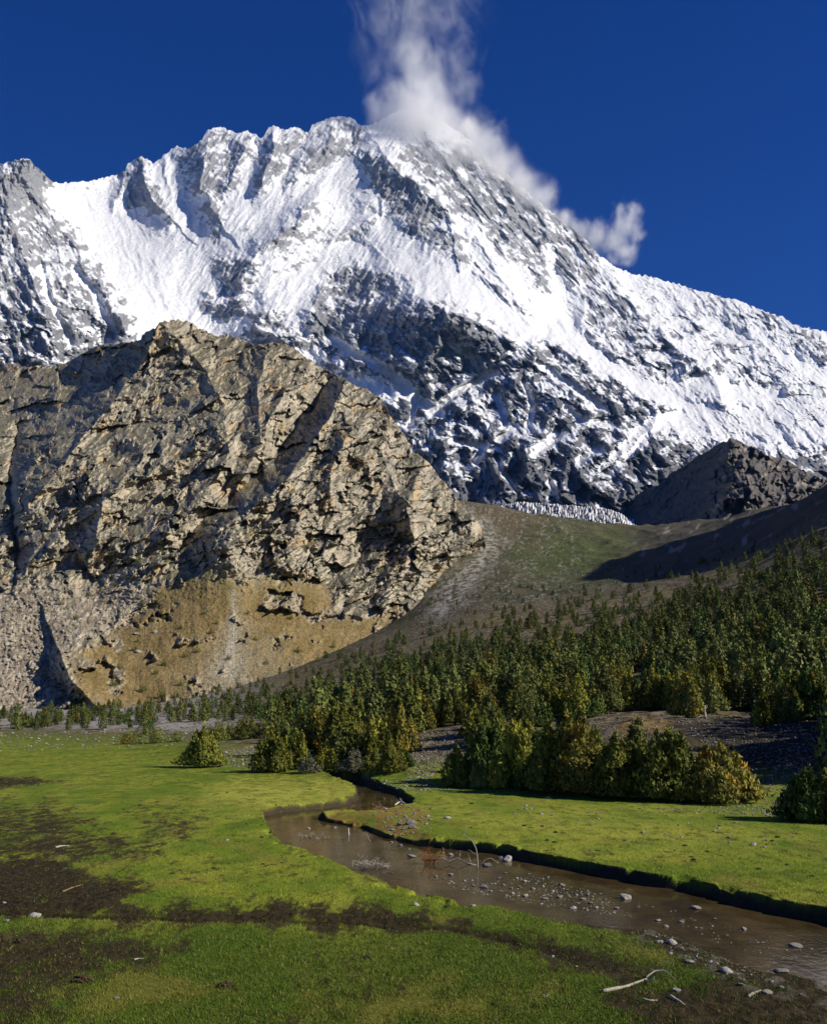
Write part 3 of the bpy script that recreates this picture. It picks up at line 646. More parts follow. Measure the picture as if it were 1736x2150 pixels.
def build_ground():
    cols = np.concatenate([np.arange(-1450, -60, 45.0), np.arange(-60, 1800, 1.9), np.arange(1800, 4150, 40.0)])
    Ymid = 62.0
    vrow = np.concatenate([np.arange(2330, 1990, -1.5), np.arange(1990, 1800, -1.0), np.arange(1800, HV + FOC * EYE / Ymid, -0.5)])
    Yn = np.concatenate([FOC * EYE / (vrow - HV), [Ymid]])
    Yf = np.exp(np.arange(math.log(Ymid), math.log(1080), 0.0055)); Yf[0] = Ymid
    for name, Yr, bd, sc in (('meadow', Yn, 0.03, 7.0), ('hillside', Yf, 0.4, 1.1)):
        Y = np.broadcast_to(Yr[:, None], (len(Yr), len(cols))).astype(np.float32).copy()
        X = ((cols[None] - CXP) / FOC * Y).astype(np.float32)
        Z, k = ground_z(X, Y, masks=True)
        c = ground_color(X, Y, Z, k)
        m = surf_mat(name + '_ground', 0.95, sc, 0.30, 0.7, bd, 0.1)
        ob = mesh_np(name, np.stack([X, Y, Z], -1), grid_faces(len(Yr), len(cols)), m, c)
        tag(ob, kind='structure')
build_ground()

def build_water():
    P = np.array(WPOLY)
    x0, x1 = P[:, 0].min() - 1, min(P[:, 0].max() + 1, 26); y0, y1 = P[:, 1].min() - 1, P[:, 1].max() + 1
    V = [(x0, y0, W_Z), (x1, y0, W_Z), (x1, y1, W_Z), (x0, y1, W_Z)]
    m = bpy.data.materials.new('stream_water'); m.use_nodes = True
    nt = m.node_tree; n = nt.nodes; l = nt.links; b = n['Principled BSDF']
    tc = n.new('ShaderNodeTexCoord'); mp = n.new('ShaderNodeMapping'); mp.inputs['Scale'].default_value = (1.0, 0.6, 1)
    l.new(tc.outputs['Object'], mp.inputs['Vector'])
    nz = n.new('ShaderNodeTexNoise'); nz.inputs['Scale'].default_value = 1.1; nz.inputs['Detail'].default_value = 5
    l.new(mp.outputs[0], nz.inputs['Vector'])
    cr = n.new('ShaderNodeValToRGB')
    cr.color_ramp.elements[0].color = (0.034, 0.024, 0.010, 1); cr.color_ramp.elements[0].position = 0.35
    cr.color_ramp.elements[1].color = (0.085, 0.060, 0.025, 1); cr.color_ramp.elements[1].position = 0.68
    l.new(nz.outputs['Fac'], cr.inputs['Fac']); l.new(cr.outputs[0], b.inputs['Base Color'])
    b.inputs['Roughness'].default_value = 0.06; b.inputs['IOR'].default_value = 1.33; b.inputs['Specular IOR Level'].default_value = 0.3
    n2 = n.new('ShaderNodeTexNoise'); n2.inputs['Scale'].default_value = 7.0; n2.inputs['Detail'].default_value = 4
    l.new(mp.outputs[0], n2.inputs['Vector'])
    bp = n.new('ShaderNodeBump'); bp.inputs['Strength'].default_value = 0.08; bp.inputs['Distance'].default_value = 0.06
    l.new(n2.outputs['Fac'], bp.inputs['Height']); l.new(bp.outputs[0], b.inputs['Normal'])
    tag(mesh_np('stream', V, np.array([[0, 1, 2, 3]]), m), kind='structure')
build_water()
# ------------------------------------------------------------------ where a pixel meets the ground
_LY = np.exp(np.linspace(math.log(12), math.log(1000), 1300)).astype(np.float32)
_HX = np.arange(-80, 1830, 5.0)
def _hit_table():
    Y = np.broadcast_to(_LY[None], (len(_HX), len(_LY))); X = (_HX[:, None] - CXP) / FOC * Y
    Z = ground_z(X.ravel(), Y.ravel()).reshape(Y.shape)
    vp = HV - (Z - EYE) / Y * FOC
    return np.minimum.accumulate(vp, axis=1)
_VP = _hit_table()
def ground_hit(x, v, dmin=12.0):
    """first ground point seen along a direction"""
    j = int(np.clip(round((x + 80) / 5.0), 0, len(_HX) - 1)); vp = _VP[j]
    y = float(np.interp(-v, -vp, _LY)); xx = (x - CXP) / FOC * y
    return xx, y, float(ground_z(np.array([xx]), np.array([y]))[0])
def hill_hit(x, v):
    j = int(np.clip(np.searchsorted(hill_xs, x), 0, len(hill_xs) - 1))
    col = hill_v[:, j]
    if v < col[-1]: return None
    D = float(np.interp(-v, -col, hill_D[:, j]))
    p = unproj(np.array([x]), np.array([v]), np.array([D]))[0]
    return float(p[0]), float(p[1]), float(p[2])
def land_hit(x, v):
    g = ground_hit(x, v); h = hill_hit(x, v)
    return h if (h is not None and h[1] < g[1]) else g

# ------------------------------------------------------------------ materials of plants, stones, dead wood
def leaf_mat(name):
    m = bpy.data.materials.new(name); m.use_nodes = True
    nt = m.node_tree; n = nt.nodes; l = nt.links; b = n['Principled BSDF']
    at = n.new('ShaderNodeVertexColor'); at.layer_name = 'Col'
    oi = n.new('ShaderNodeObjectInfo')
    mr = n.new('ShaderNodeMapRange'); mr.inputs['To Min'].default_value = 0.68; mr.inputs['To Max'].default_value = 1.32
    l.new(oi.outputs['Random'], mr.inputs['Value'])
    nz = n.new('ShaderNodeTexNoise'); nz.inputs['Scale'].default_value = 3.0
    vm = n.new('ShaderNodeVectorMath'); vm.operation = 'SCALE'; l.new(at.outputs['Color'], vm.inputs[0]); l.new(mr.outputs[0], vm.inputs['Scale'])
    l.new(vm.outputs[0], b.inputs['Base Color'])
    b.inputs['Roughness'].default_value = 0.75; b.inputs['Specular IOR Level'].default_value = 0.15
    tr = n.new('ShaderNodeBsdfTranslucent'); l.new(vm.outputs[0], tr.inputs['Color'])
    mx = n.new('ShaderNodeMixShader'); mx.inputs['Fac'].default_value = 0.10
    l.new(b.outputs[0], mx.inputs[1]); l.new(tr.outputs[0], mx.inputs[2])
    l.new(mx.outputs[0], n['Material Output'].inputs['Surface'])
    return m
LEAF = leaf_mat('foliage')
BARK = surf_mat('bark', 0.9, 12.0, 0.4, 0.6, 0.02)
STONE = surf_mat('grey_stone', 0.85, 9.0, 0.35, 0.5, 0.02)
WOOD = surf_mat('bleached_wood', 0.85, 18.0, 0.3, 0.5, 0.01)
TURF = surf_mat('turf_and_soil', 0.95, 20.0, 0.5, 0.8, 0.02)

def tube(pts, rad, n=6):
    pts = np.asarray(pts, float); m = len(pts)
    rad = np.broadcast_to(np.asarray(rad, float), (m,))
    tan = np.gradient(pts, axis=0); tan /= np.linalg.norm(tan, axis=1, keepdims=True) + 1e-9
    ref = np.where(np.abs(tan[:, 2:3]) > 0.9, np.array([[1.0, 0, 0]]), np.array([[0, 0, 1.0]]))
    a = np.cross(tan, ref); a /= np.linalg.norm(a, axis=1, keepdims=True) + 1e-9
    b = np.cross(tan, a)
    th = np.arange(n) / n * 2 * np.pi
    V = pts[:, None] + rad[:, None, None] * (a[:, None] * np.cos(th)[None, :, None] + b[:, None] * np.sin(th)[None, :, None])
    i = np.arange(m * n).reshape(m, n); j = np.roll(i, -1, axis=1)
    F = np.stack([i[:-1].ravel(), j[:-1].ravel(), j[1:].ravel(), i[1:].ravel()], -1)
    V = np.concatenate([V.reshape(-1, 3), pts[:1], pts[-1:]])
    c0 = m * n; c1 = c0 + 1
    T = np.concatenate([np.stack([j[0], i[0], np.full(n, c0)], -1), np.stack([i[-1], j[-1], np.full(n, c1)], -1)])
    return V, F, T
class Build:
    """collects pieces of one mesh"""
    def __init__(s): s.V = []; s.Q = []; s.T = []; s.C = []; s.n = 0
    def add(s, V, Q=None, T=None, c=(0.5, 0.5, 0.5)):
        s.V.append(V)
        if Q is not None and len(Q): s.Q.append(np.asarray(Q) + s.n)
        if T is not None and len(T): s.T.append(np.asarray(T) + s.n)
        c = np.asarray(c, float); s.C.append(np.broadcast_to(c, (len(V), 3)) if c.ndim == 1 else c); s.n += len(V)
    def tube(s, pts, rad, n=6, c=(0.5, 0.5, 0.5)):
        V, Q, T = tube(pts, rad, n); s.add(V, Q, T, c)
    def arrays(s):
        F = []
        if s.Q: F.append(np.concatenate(s.Q))
        if s.T: F.append(np.concatenate(s.T))
        return np.concatenate(s.V), F, np.concatenate(s.C)
    def make(s, name, mat, parent=None, smooth=True):
        V, F, C = s.arrays()
        return mesh_np(name, V, F, mat, C, parent, smooth)
    def mesh(s, name, mat, smooth=True):
        ob = s.make(name, mat, None, smooth); me = ob.data; bpy.data.objects.remove(ob); return me

def leaves(P, Nrm, size, col, r, elong=1.5, rough=0.42):
    """one small pointed leaf spray (triangle pair) at every point"""
    n = len(P)
    nn = Nrm + r.normal(0, rough, (n, 3)); nn /= np.linalg.norm(nn, axis=1, keepdims=True)
    up = np.array([0, 0, 1.0]) + r.normal(0, 0.5, (n, 3)) + 0.5 * Nrm
    d = up - nn * (up * nn).sum(1, keepdims=True) * 0.75; d /= np.linalg.norm(d, axis=1, keepdims=True) + 1e-9
    u = np.cross(d, nn); u /= np.linalg.norm(u, axis=1, keepdims=True) + 1e-9
    s = (size * r.uniform(0.6, 1.35, n))[:, None]
    a = P - u * s * 0.5; b = P + u * s * 0.5; t = P + d * s * elong
    V = np.stack([a, b, t], 1).reshape(-1, 3)
    F = np.arange(3 * n).reshape(n, 3)
    return V, F, np.repeat(col, 3, 0)

def crown(r, H, W, n, lobes, size, c_dark, c_mid, c_tip, base=0.06, spread=0.42, pw=0.6, tip_amt=0.3, patch=None, rough=0.42, elong=1.5):
    """leaf sprays over several upright pointed lobes, gaps between, broken outline"""
    if lobes > 1: lobes += 3
    L = []
    a0 = r.uniform(0, 2 * np.pi)
    for i in range(lobes):
        a = a0 + i * 2.4 + r.normal(0, 0.4)
        q = 0 if i == 0 else spread * W * r.uniform(0.4, 1.1)
        h = H * (1.0 if i == 0 else r.uniform(0.42, 0.97))
        w = W * (r.uniform(0.36, 0.56) if lobes > 1 else 1.0)
        L.append((q * np.cos(a), q * np.sin(a), h, w, r.uniform(0, 100)))
    wt = np.array([l[2] * l[3] for l in L]); wt /= wt.sum()
    k = r.choice(lobes, n, p=wt); L = np.array(L)[k]
    t = r.uniform(0, 1, n) ** 1.1
    th = r.uniform(0, 2 * np.pi, n)
    prof = np.clip(np.minimum((1 - t) ** pw, 0.55 + 1.5 * t), 0, 1)
    lump = 1 + 0.55 * gnoise(th * 1.3 + L[:, 4], t * 4 + L[:, 4], 201) + 0.42 * gnoise(th * 2.9 + L[:, 4], t * 10 + L[:, 4], 202)
    rr = L[:, 3] * 0.5 * prof * lump * np.clip(r.normal(0.93, 0.20, n), 0.3, 1.6)
    z = H * base + (L[:, 2] * (1 + 0.05 * r.normal(0, 1, n)) - H * base) * t
    P = np.stack([L[:, 0] * (1 - 0.25 * t) + rr * np.cos(th), L[:, 1] * (1 - 0.25 * t) + rr * np.sin(th), z], -1)
    keep = lump > 0.72
    P, t, th, L, lump = P[keep], t[keep], th[keep], L[keep], lump[keep]
    Nn = np.stack([np.cos(th), np.sin(th), 0.25 + 0.9 * t], -1); Nn /= np.linalg.norm(Nn, axis=1, keepdims=True)
    m = len(P)
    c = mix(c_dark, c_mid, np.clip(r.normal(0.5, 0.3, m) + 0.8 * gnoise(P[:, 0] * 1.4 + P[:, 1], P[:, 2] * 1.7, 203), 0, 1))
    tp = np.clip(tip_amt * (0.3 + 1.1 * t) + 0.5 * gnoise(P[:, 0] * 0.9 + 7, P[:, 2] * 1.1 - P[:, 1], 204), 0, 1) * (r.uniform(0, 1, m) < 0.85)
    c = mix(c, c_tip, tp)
    if patch is not None:
        pk = sstep(0.15, 0.5, gnoise(P[:, 0] * 0.8 - 3, P[:, 2] * 0.7 + P[:, 1] * 0.8, 205)) * (r.uniform(0, 1, m) < 0.8)
        c = mix(c, patch, pk)
    return leaves(P, Nn, size, c, r, elong, rough)

def trunk_build(r, H, rad, limbs=5, lean=0.06):
    B = Build()
    def col(n): return np.array([0.13, 0.10, 0.075]) * np.ones((n, 1))
    z = np.linspace(0, 1, 7)
    off = np.cumsum(r.normal(0, lean, (7, 2)), 0) * H * 0.12; off[0] = 0
    pts = np.concatenate([off, z[:, None] * H * 0.82], 1); pts[0, 2] = -0.25
    B.tube(pts, rad * (1.25 - z * 1.05), 7, (0.13, 0.10, 0.075))
    for i in range(limbs):
        t = r.uniform(0.12, 0.7); b = np.array([np.interp(t, z, pts[:, k]) for k in range(3)])
        a = r.uniform(0, 6.28); ln = H * r.uniform(0.2, 0.38)
        d = np.array([np.cos(a) * 0.7, np.sin(a) * 0.7, 0.8])
        s = np.linspace(0, 1, 4)[:, None]
        q = b + d * s * ln + np.array([0, 0, 0.12 * ln]) * s ** 2
        B.tube(q, rad * 0.45 * (1 - 0.8 * s[:, 0]), 5, (0.13, 0.10, 0.075))
    return B

PAL = {  # dark, mid, tips, patches
 'juniper': ([0.066, 0.088, 0.022], [0.145, 0.168, 0.042], [0.255, 0.265, 0.062], None),
 'olive': ([0.050, 0.064, 0.013], [0.130, 0.148, 0.024], [0.300, 0.295, 0.042], None),
 'yellow': ([0.055, 0.070, 0.013], [0.175, 0.185, 0.026], [0.440, 0.400, 0.048], None),
 'autumn': ([0.055, 0.060, 0.014], [0.140, 0.130, 0.026], [0.340, 0.300, 0.040], [0.34, 0.22, 0.032]),
 'green': ([0.035, 0.065, 0.014], [0.080, 0.140, 0.028], [0.160, 0.210, 0.036], None),
 'grey': ([0.060, 0.068, 0.040], [0.120, 0.125, 0.080], [0.190, 0.185, 0.120], None)}
def tree(name, loc, H, W, pal, n, lobes, size, label, cat, group=None, seed=0, pw=0.6, spread=0.42, tip=0.3, rot=0.0):
    r = np.random.default_rng(3000 + seed)
    root = bpy.data.objects.new(name, None); COL.objects.link(root)
    root.location = loc; root.rotation_euler = (0, 0, rot)
    tag(root, label, cat, group)
    d, m, t, p = PAL[pal]
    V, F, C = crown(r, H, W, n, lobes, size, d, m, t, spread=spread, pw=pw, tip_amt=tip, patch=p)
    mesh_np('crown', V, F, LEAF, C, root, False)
    trunk_build(r, H, 0.05 + 0.014 * H, 6).make('trunk', BARK, root)
    return root
def copy_tree(o, loc, rot, sc):
    c = o.copy(); COL.objects.link(c); c.location = loc; c.rotation_euler = (0, 0, rot); c.scale = sc
    for ch in list(o.children):
        k = ch.copy(); COL.objects.link(k); k.parent = c
    return c

# ------------------------------------------------------------------ streamside and mid-ground trees, one by one: x, base v, height px, width px, palette, lobes, label
FRONT = [
 (430,1611,84,80,'olive',6,'round olive-topped tree standing alone on the meadow, left of the streamside thicket'),
 (563,1620,72,76,'olive',6,'wide rounded olive bush at the left end of the thicket, right of the grey gravel'),
 (622,1615,80,52,'yellow',4,'narrow pointed yellow-green tree between the wide olive bush and the small bright shrub'),
 (684,1618,56,44,'yellow',3,'small bright yellow-green shrub in the foreground of the tall double-topped thicket'),
 (662,1580,92,78,'autumn',6,'tall tree with brownish-yellow crown top, left half of the big double-topped clump'),
 (722,1580,98,84,'olive',6,'tall dense green tree, right half of the big double-topped clump'),
 (652,1622,34,50,'grey',5,'low greyish shrub at the water end of the thicket, under the pointed yellow-green tree'),
 (742,1622,48,56,'grey',5,'greyish low willow shrub on the stream bank beside the dark shaded hollow'),
 (778,1618,56,40,'olive',4,'dark narrow bush in the shaded hollow left of the bright yellow bush'),
 (820,1622,74,56,'yellow',4,'bright yellow-green bush nearest the head of the stream, left of the gravel bank'),
 (846,1612,40,44,'green',4,'fresh green low bush leaning against the gravel bank right of the bright yellow bush'),
 (842,1585,112,64,'autumn',5,'tall reddish-olive tree rising behind the bright yellow bush'),
 (793,1565,66,52,'yellow',4,'pale yellow-green bush beside the grassy clearing, left of the tall reddish-olive tree'),
 (958,1640,76,50,'olive',4,'slim olive tree at the right foot of the gravel bank'),
 (1012,1645,122,66,'green',5,'dark green pointed tree right of the gravel bank, left of the golden tree'),
 (1078,1652,134,74,'yellow',5,'golden yellow-topped tree standing out among the dark streamside trees'),
 (1150,1662,140,78,'olive',5,'tall olive tree right of the golden tree in the dark thicket'),
 (1218,1667,166,92,'autumn',6,'tallest rusty-tinged tree in the middle of the right-hand thicket'),
 (1290,1672,124,96,'olive',6,'broad olive tree between the tall rusty tree and the big bushy tree'),
 (1345,1676,110,80,'yellow',5,'yellowish bushy tree tucked against the left side of the big bushy tree'),
 (1402,1680,146,112,'olive',7,'big bushy green tree with tall central tip over the lit gravel patch'),
 (1512,1684,116,124,'autumn',8,'broad dark bush with yellow-brown top between the thicket and the stony bank'),
 (1560,1680,62,56,'green',4,'small bright green bush on the right flank of the broad dark bush, by the stones'),
 (1697,1722,104,92,'green',7,'dark green bush at the right edge of the frame on the stony bank'),
 (1745,1725,108,90,'olive',6,'dark olive bush cut by the right edge of the frame'),
 (1268,1497,100,78,'juniper',6,'dense dark tree with a shaded front at the back edge of the lit clearing'),
 (1212,1503,82,90,'yellow',6,'wide yellow-green bushy tree left of the dense dark tree behind the clearing'),
 (1235,1506,40,54,'green',5,'low fresh green juniper mound at the left end of the clearing'),
 (1322,1492,84,62,'yellow',4,'yellow-green tree on the far side of the clearing, right of the dense dark tree'),
 (1368,1490,90,58,'olive',4,'olive tree on the far side of the clearing, third from its left end'),
 (1405,1490,74,46,'yellow',4,'light yellow tree next to the orange-brown tree behind the clearing'),
 (1441,1507,90,64,'autumn',5,'orange-brown tree at the right corner of the clearing'),
 (1500,1490,122,60,'yellow',4,'tall thin yellowish tree with a pale stem above the rooty bank'),
 (1555,1488,96,70,'olive',5,'olive tree on top of the rooty bank, right of the tall thin yellowish tree'),
 (1632,1504,92,62,'green',5,'green pointed tree on top of the dark rooty bank near the dead stump'),
 (1686,1512,96,76,'green',6,'dense green tree right of the dead stump on the dark bank'),
 (1150,1505,86,66,'olive',5,'olive tree above the gravel bank, left of the wide yellow-green bushy tree'),
 (1088,1512,90,64,'yellow',5,'yellow-tipped tree on the fan above the golden tree'),
 (1010,1512,88,70,'autumn',6,'brown-tinged tree on the crest of the gravel bank'),
 (955,1522,80,66,'olive',5,'olive bushy tree at the upper left end of the gravel bank crest'),
 (515,1552,50,56,'olive',5,'olive tree behind the grassy bank, above the grey gravel patch'),
 (547,1548,40,30,'juniper',3,'dark slim juniper beside the olive tree behind the grassy bank'),
 (457,1556,42,46,'olive',4,'small olive bush directly behind the lone round tree'),
 (480,1550,34,36,'juniper',3,'dark juniper bush between the lone round tree and the olive tree behind the grassy bank'),
 (325,1560,36,42,'juniper',4,'dark rounded juniper on the left gravel flat, the larger of two side by side'),
 (270,1562,26,38,'autumn',4,'brownish-green round bush at the far edge of the meadow, left of the dark rounded juniper'),
 (372,1557,22,34,'juniper',4,'low dark juniper by the pale boulder on the left gravel flat'),
 (306,1546,26,34,'juniper',4,'small dark juniper just behind the two rounded bushes on the left gravel flat'),
 (585,1560,54,46,'juniper',4,'dark juniper between the grassy bank and the brownish big clump'),
 (600,1585,50,40,'olive',3,'small olive bush in front of the big double-topped clump, on its left'),
 (760,1545,70,50,'olive',4,'olive tree above the small grassy clearing'),
 (880,1535,84,60,'autumn',4,'brownish tree behind the top of the gravel bank'),
 (905,1528,60,44,'juniper',3,'dark juniper at the upper edge of the gravel bank')]
_fr = np.random.default_rng(55)
FILL = [(_fr.uniform(985, 1190), _fr.uniform(1505, 1625)) for _ in range(24)] + [(_fr.uniform(1440, 1760), _fr.uniform(1468, 1510)) for _ in range(20)] + [(_fr.uniform(560, 870), _fr.uniform(1535, 1600)) for _ in range(14)] + [(_fr.uniform(1190, 1420), _fr.uniform(1590, 1660)) for _ in range(10)] + [(_fr.uniform(1240, 1450), _fr.uniform(1472, 1492)) for _ in range(10)] + [(_fr.uniform(1560, 1740), _fr.uniform(1480, 1530)) for _ in range(6)] + [(960 + 44 * q, 1652 + 2.1 * q) for q in range(13)]
SHADE_TREES = [(1810 + 26 * i, 1640, 230 + 22 * (i % 4), 150) for i in range(9)] + [(1800 + 30 * i, 1560, 200 + 25 * (i % 3), 140) for i in range(5)]   # unseen trees added past the right edge to shade the rooty bank
for i, (x, v, hp, wp, pal, lob, lab) in enumerate(FRONT):
    X, Y, Z = ground_hit(x, v, 40.0)
    H = hp * Y / FOC; W = (1.40 if 13 <= i <= 21 else 1.15) * wp * Y / FOC
    n = int(np.clip(hp * wp * 1.1, 1200, 12000))
    tree('bush' if H < 2.6 else 'tree', (X, Y, Z - 0.05), H, W, pal, n, lob, 0.030 * math.sqrt(H * W) + 0.045, lab, 'bush' if H < 2.6 else 'tree', 'trees and bushes beside the meadow', seed=i, tip=0.22 if 13 <= i <= 24 else 0.34, pw=0.55 if 13 <= i <= 24 else 0.7)

for i, (x, v) in enumerate(FILL):
    X, Y, Z = ground_hit(x, v, 40.0); k = 1.0 if v < 1530 else 0.85
    hp = _fr.uniform(55, 105) * k * (0.75 if i >= len(FILL) - 13 else 1.0); wp = hp * _fr.uniform(0.7, 1.0)
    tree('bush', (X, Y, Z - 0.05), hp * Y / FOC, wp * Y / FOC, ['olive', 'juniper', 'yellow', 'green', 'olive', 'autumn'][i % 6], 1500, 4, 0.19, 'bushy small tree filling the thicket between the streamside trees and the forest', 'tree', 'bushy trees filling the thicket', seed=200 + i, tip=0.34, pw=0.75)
for i, (x, v, hp, wp) in enumerate(SHADE_TREES):
    Y = ([58, 64, 61, 67, 59, 65, 62, 68, 60] + [72, 76, 70, 78, 74])[i]; X = (x - CXP) / FOC * Y; Z = float(ground_z(np.array([X]), np.array([float(Y)]))[0])
    tree('tree', (X, Y, Z - 0.05), hp * Y / FOC, wp * Y / FOC, 'juniper', 2500, 6, 0.3, 'dark unseen tree added beyond the right edge to shade the rooty bank', 'tree', 'unseen trees added to shade the rooty bank', seed=90 + i)

# ------------------------------------------------------------------ juniper forest on the fan
FOREST = [(-60,1492),(120,1496),(250,1488),(420,1462),(560,1425),(640,1402),(720,1372),(850,1335),(1000,1302),(1150,1268),(1290,1238),(1400,1205),(1500,1182),(1600,1150),(1800,1120),(1800,1500),(1650,1490),(1450,1470),(1300,1425),(1180,1475),(1000,1500),(900,1515),(860,1560),(760,1560),(640,1545),(520,1512),(380,1520),(250,1532),(-60,1532)]
def scatter_forest():
    r = np.random.default_rng(11)
    pts = []
    cand = r.uniform([-60, 1115], [1800, 1545], (26000, 2))
    ins = in_poly(cand[:, 0], cand[:, 1] + 8 * gnoise(cand[:, 0] / 30, cand[:, 1] / 30, 210), FOREST)
    topv = np.interp(cand[:, 0], [-60, 420, 640, 850, 1000, 1290, 1500, 1800], [1492, 1462, 1402, 1335, 1302, 1238, 1182, 1120])
    dens = np.where(cand[:, 0] < 560, 0.85, 0.16 + 0.84 * sstep(0, 190, cand[:, 1] - topv)) * sstep(-0.32, 0.12, fbm(cand[:, 0] / 60, cand[:, 1] / 24, 3, 211))
    ok = ins & (r.uniform(0, 1, len(cand)) < dens)
    stray = in_poly(cand[:, 0], cand[:, 1], [(840,1340),(900,1250),(1020,1230),(1200,1235),(1450,1170),(1736,1090),(1736,1160),(1300,1245),(1000,1310)]) & (r.uniform(0, 1, len(cand)) < 0.10)
    for (x, v), a, s in zip(cand, ok, stray):
        if not (a or s): continue
        sp = 7.5 + 5.0 * (v - 1150) / 350.0 if x > 560 else 10.0
        if any((x - q[0]) ** 2 + ((v - q[1]) * 1.5) ** 2 < sp * sp for q in pts): continue
        pts.append((x, v, s and not a))
        if len(pts) >= 2300: break
    return pts
fpts = scatter_forest()
r = np.random.default_rng(12)
rows = []
for x, v, stray in fpts:
    X, Y, Z = ground_hit(x, v, 60.0)
    h = 4.3 * r.uniform(0.55, 1.3) * (0.62 if stray else 1.0) * (0.78 if x < 560 else 1.05) * (1.0 + 0.25 * (r.uniform() < 0.1))
    h *= 0.72 + 0.28 * float(sstep(0, 150, v - np.interp(x, [560, 640, 850, 1000, 1290, 1500, 1800], [1425, 1402, 1335, 1302, 1238, 1182, 1120])))
    rows.append((h / Y, X, Y, Z, h, x, v))
rows.sort(key=lambda q: -q[0])
KINDS = [('juniper', 'dark green conical juniper of the forest on the gravel fan', 1, 0.60, 0.6), ('juniper', 'dark green rounded juniper of the forest on the gravel fan', 3, 0.84, 0.55),
         ('olive', 'olive green pointed juniper of the forest on the gravel fan', 2, 0.70, 0.6), ('green', 'fresh green bushy juniper of the forest on the gravel fan', 4, 0.88, 0.55), ('autumn', 'brownish conical tree of the forest on the gravel fan', 2, 0.72, 0.6)]
protos = []
for k, (pal, lab, lob, wr, pw) in enumerate(KINDS):
    for u in range(3):
        rr = np.random.default_rng(400 + 10 * k + u)
        d, m, t, p = PAL[pal]
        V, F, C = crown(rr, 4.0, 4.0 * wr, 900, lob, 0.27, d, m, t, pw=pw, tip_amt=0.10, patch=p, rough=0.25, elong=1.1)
        protos.append((k, V, F, C, trunk_build(rr, 4.0, 0.10, 3)))
src = {}
order = r.choice(len(protos), len(rows), p=np.repeat(np.array([0.40, 0.25, 0.20, 0.09, 0.06]) / 3, 3))
FB = Build()
for i, (q, X, Y, Z, h, x, v) in enumerate(rows):
    pi = int(order[i]); k, V, F, C, tb = protos[pi]; lab = KINDS[k][1]
    sc = h / 4.0; sx = sc * r.uniform(0.85, 1.2); rot = r.uniform(0, 6.28)
    if i < 300:
        if pi not in src:
            root = bpy.data.objects.new('juniper_tree', None); COL.objects.link(root)
            tag(root, lab, 'juniper', 'junipers of the forest on the fan')
            mesh_np('crown', V, F, LEAF, C, root, False); tb.make('trunk', BARK, root)
            src[pi] = root; root.location = (X, Y, Z - 0.06); root.rotation_euler = (0, 0, rot); root.scale = (sx, sx, sc)
        else:
            copy_tree(src[pi], (X, Y, Z - 0.06), rot, (sx, sx, sc))
    else:
        ca, sa = math.cos(rot), math.sin(rot)
        sel = np.repeat(r.uniform(0, 1, len(F)) < 0.75, 3)
        W = V[sel] * np.array([sx * 1.0, sx * 1.0, sc]); W = np.stack([W[:, 0] * ca - W[:, 1] * sa, W[:, 0] * sa + W[:, 1] * ca, W[:, 2]], -1) + np.array([X, Y, Z - 0.06])
        FB.add(W, None, np.arange(len(W)).reshape(-1, 3), C[sel] * r.uniform(0.7, 1.3))
if FB.n:
    tag(FB.make('juniper_forest', LEAF, None, False), 'far dark green junipers thinning out up the gravel fan', 'forest', kind='stuff')

# ------------------------------------------------------------------ scattered bushes on the scree and ledges of the hill
r = np.random.default_rng(21)
HB = [(285,1367,12),(345,1398,12),(415,1370,10),(390,1380,11),(560,1395,9),(628,1370,11),(668,1385,9),(700,1360,9),(445,1330,9),(330,1415,10),(300,1452,14),(240,1440,13),(252,1405,12),(380,1440,12),(340,1462,16),(372,1465,12),(290,1348,9),
      (480,1385,9),(538,1345,8),(610,1300,9),(590,1260,10),(560,1262,9),(520,1290,8),(430,1290,9),(455,1310,8),(345,1300,8),(380,1320,8),(300,1270,9),(215,1245,11),(190,1255,10),(240,1230,10),(290,1180,10),(340,1160,9),(350,1180,9),(160,1300,9),(100,1320,9),(130,1270,9),
      (70,1180,9),(700,1175,8),(740,1190,9),(800,1200,9),(830,1230,9),(870,1250,9),(900,1270,9),(760,1240,9),(700,1235,8),(880,1180,8),(640,1150,7),(580,1180,8),(500,1190,8),(430,1180,8),(720,990,7),(750,1000,7),(735,1015,7),(690,1010,6),(860,1060,7),(905,1080,7)]
hb = None
for i, (x, v, hp) in enumerate(HB):
    h = hill_hit(x, v); g = ground_hit(x, v)
    X, Y, Z = h if (h and h[1] < g[1]) else g
    H = hp * 1.25 * Y / FOC
    if hb is None:
        rr = np.random.default_rng(77); d, m, t, p = PAL['juniper']
        V, F, C = crown(rr, 2.0, 2.2, 420, 4, 0.15, d, m, t, pw=0.6)
        hb = mesh_np('scrub_bush', V, F, LEAF, C, None, False)
        o = hb
    else:
        o = hb.copy(); COL.objects.link(o)
    tag(o, 'small dark scrub bush dotted on the rocky brown hillside', 'bush', 'scrub bushes on the rocky hillside')
    o.location = (X, Y - 0.3, Z - 0.1); o.rotation_euler = (0, 0, r.uniform(0, 6.28)); s = H / 2.0; o.scale = (s * r.uniform(0.9, 1.3), s, s)
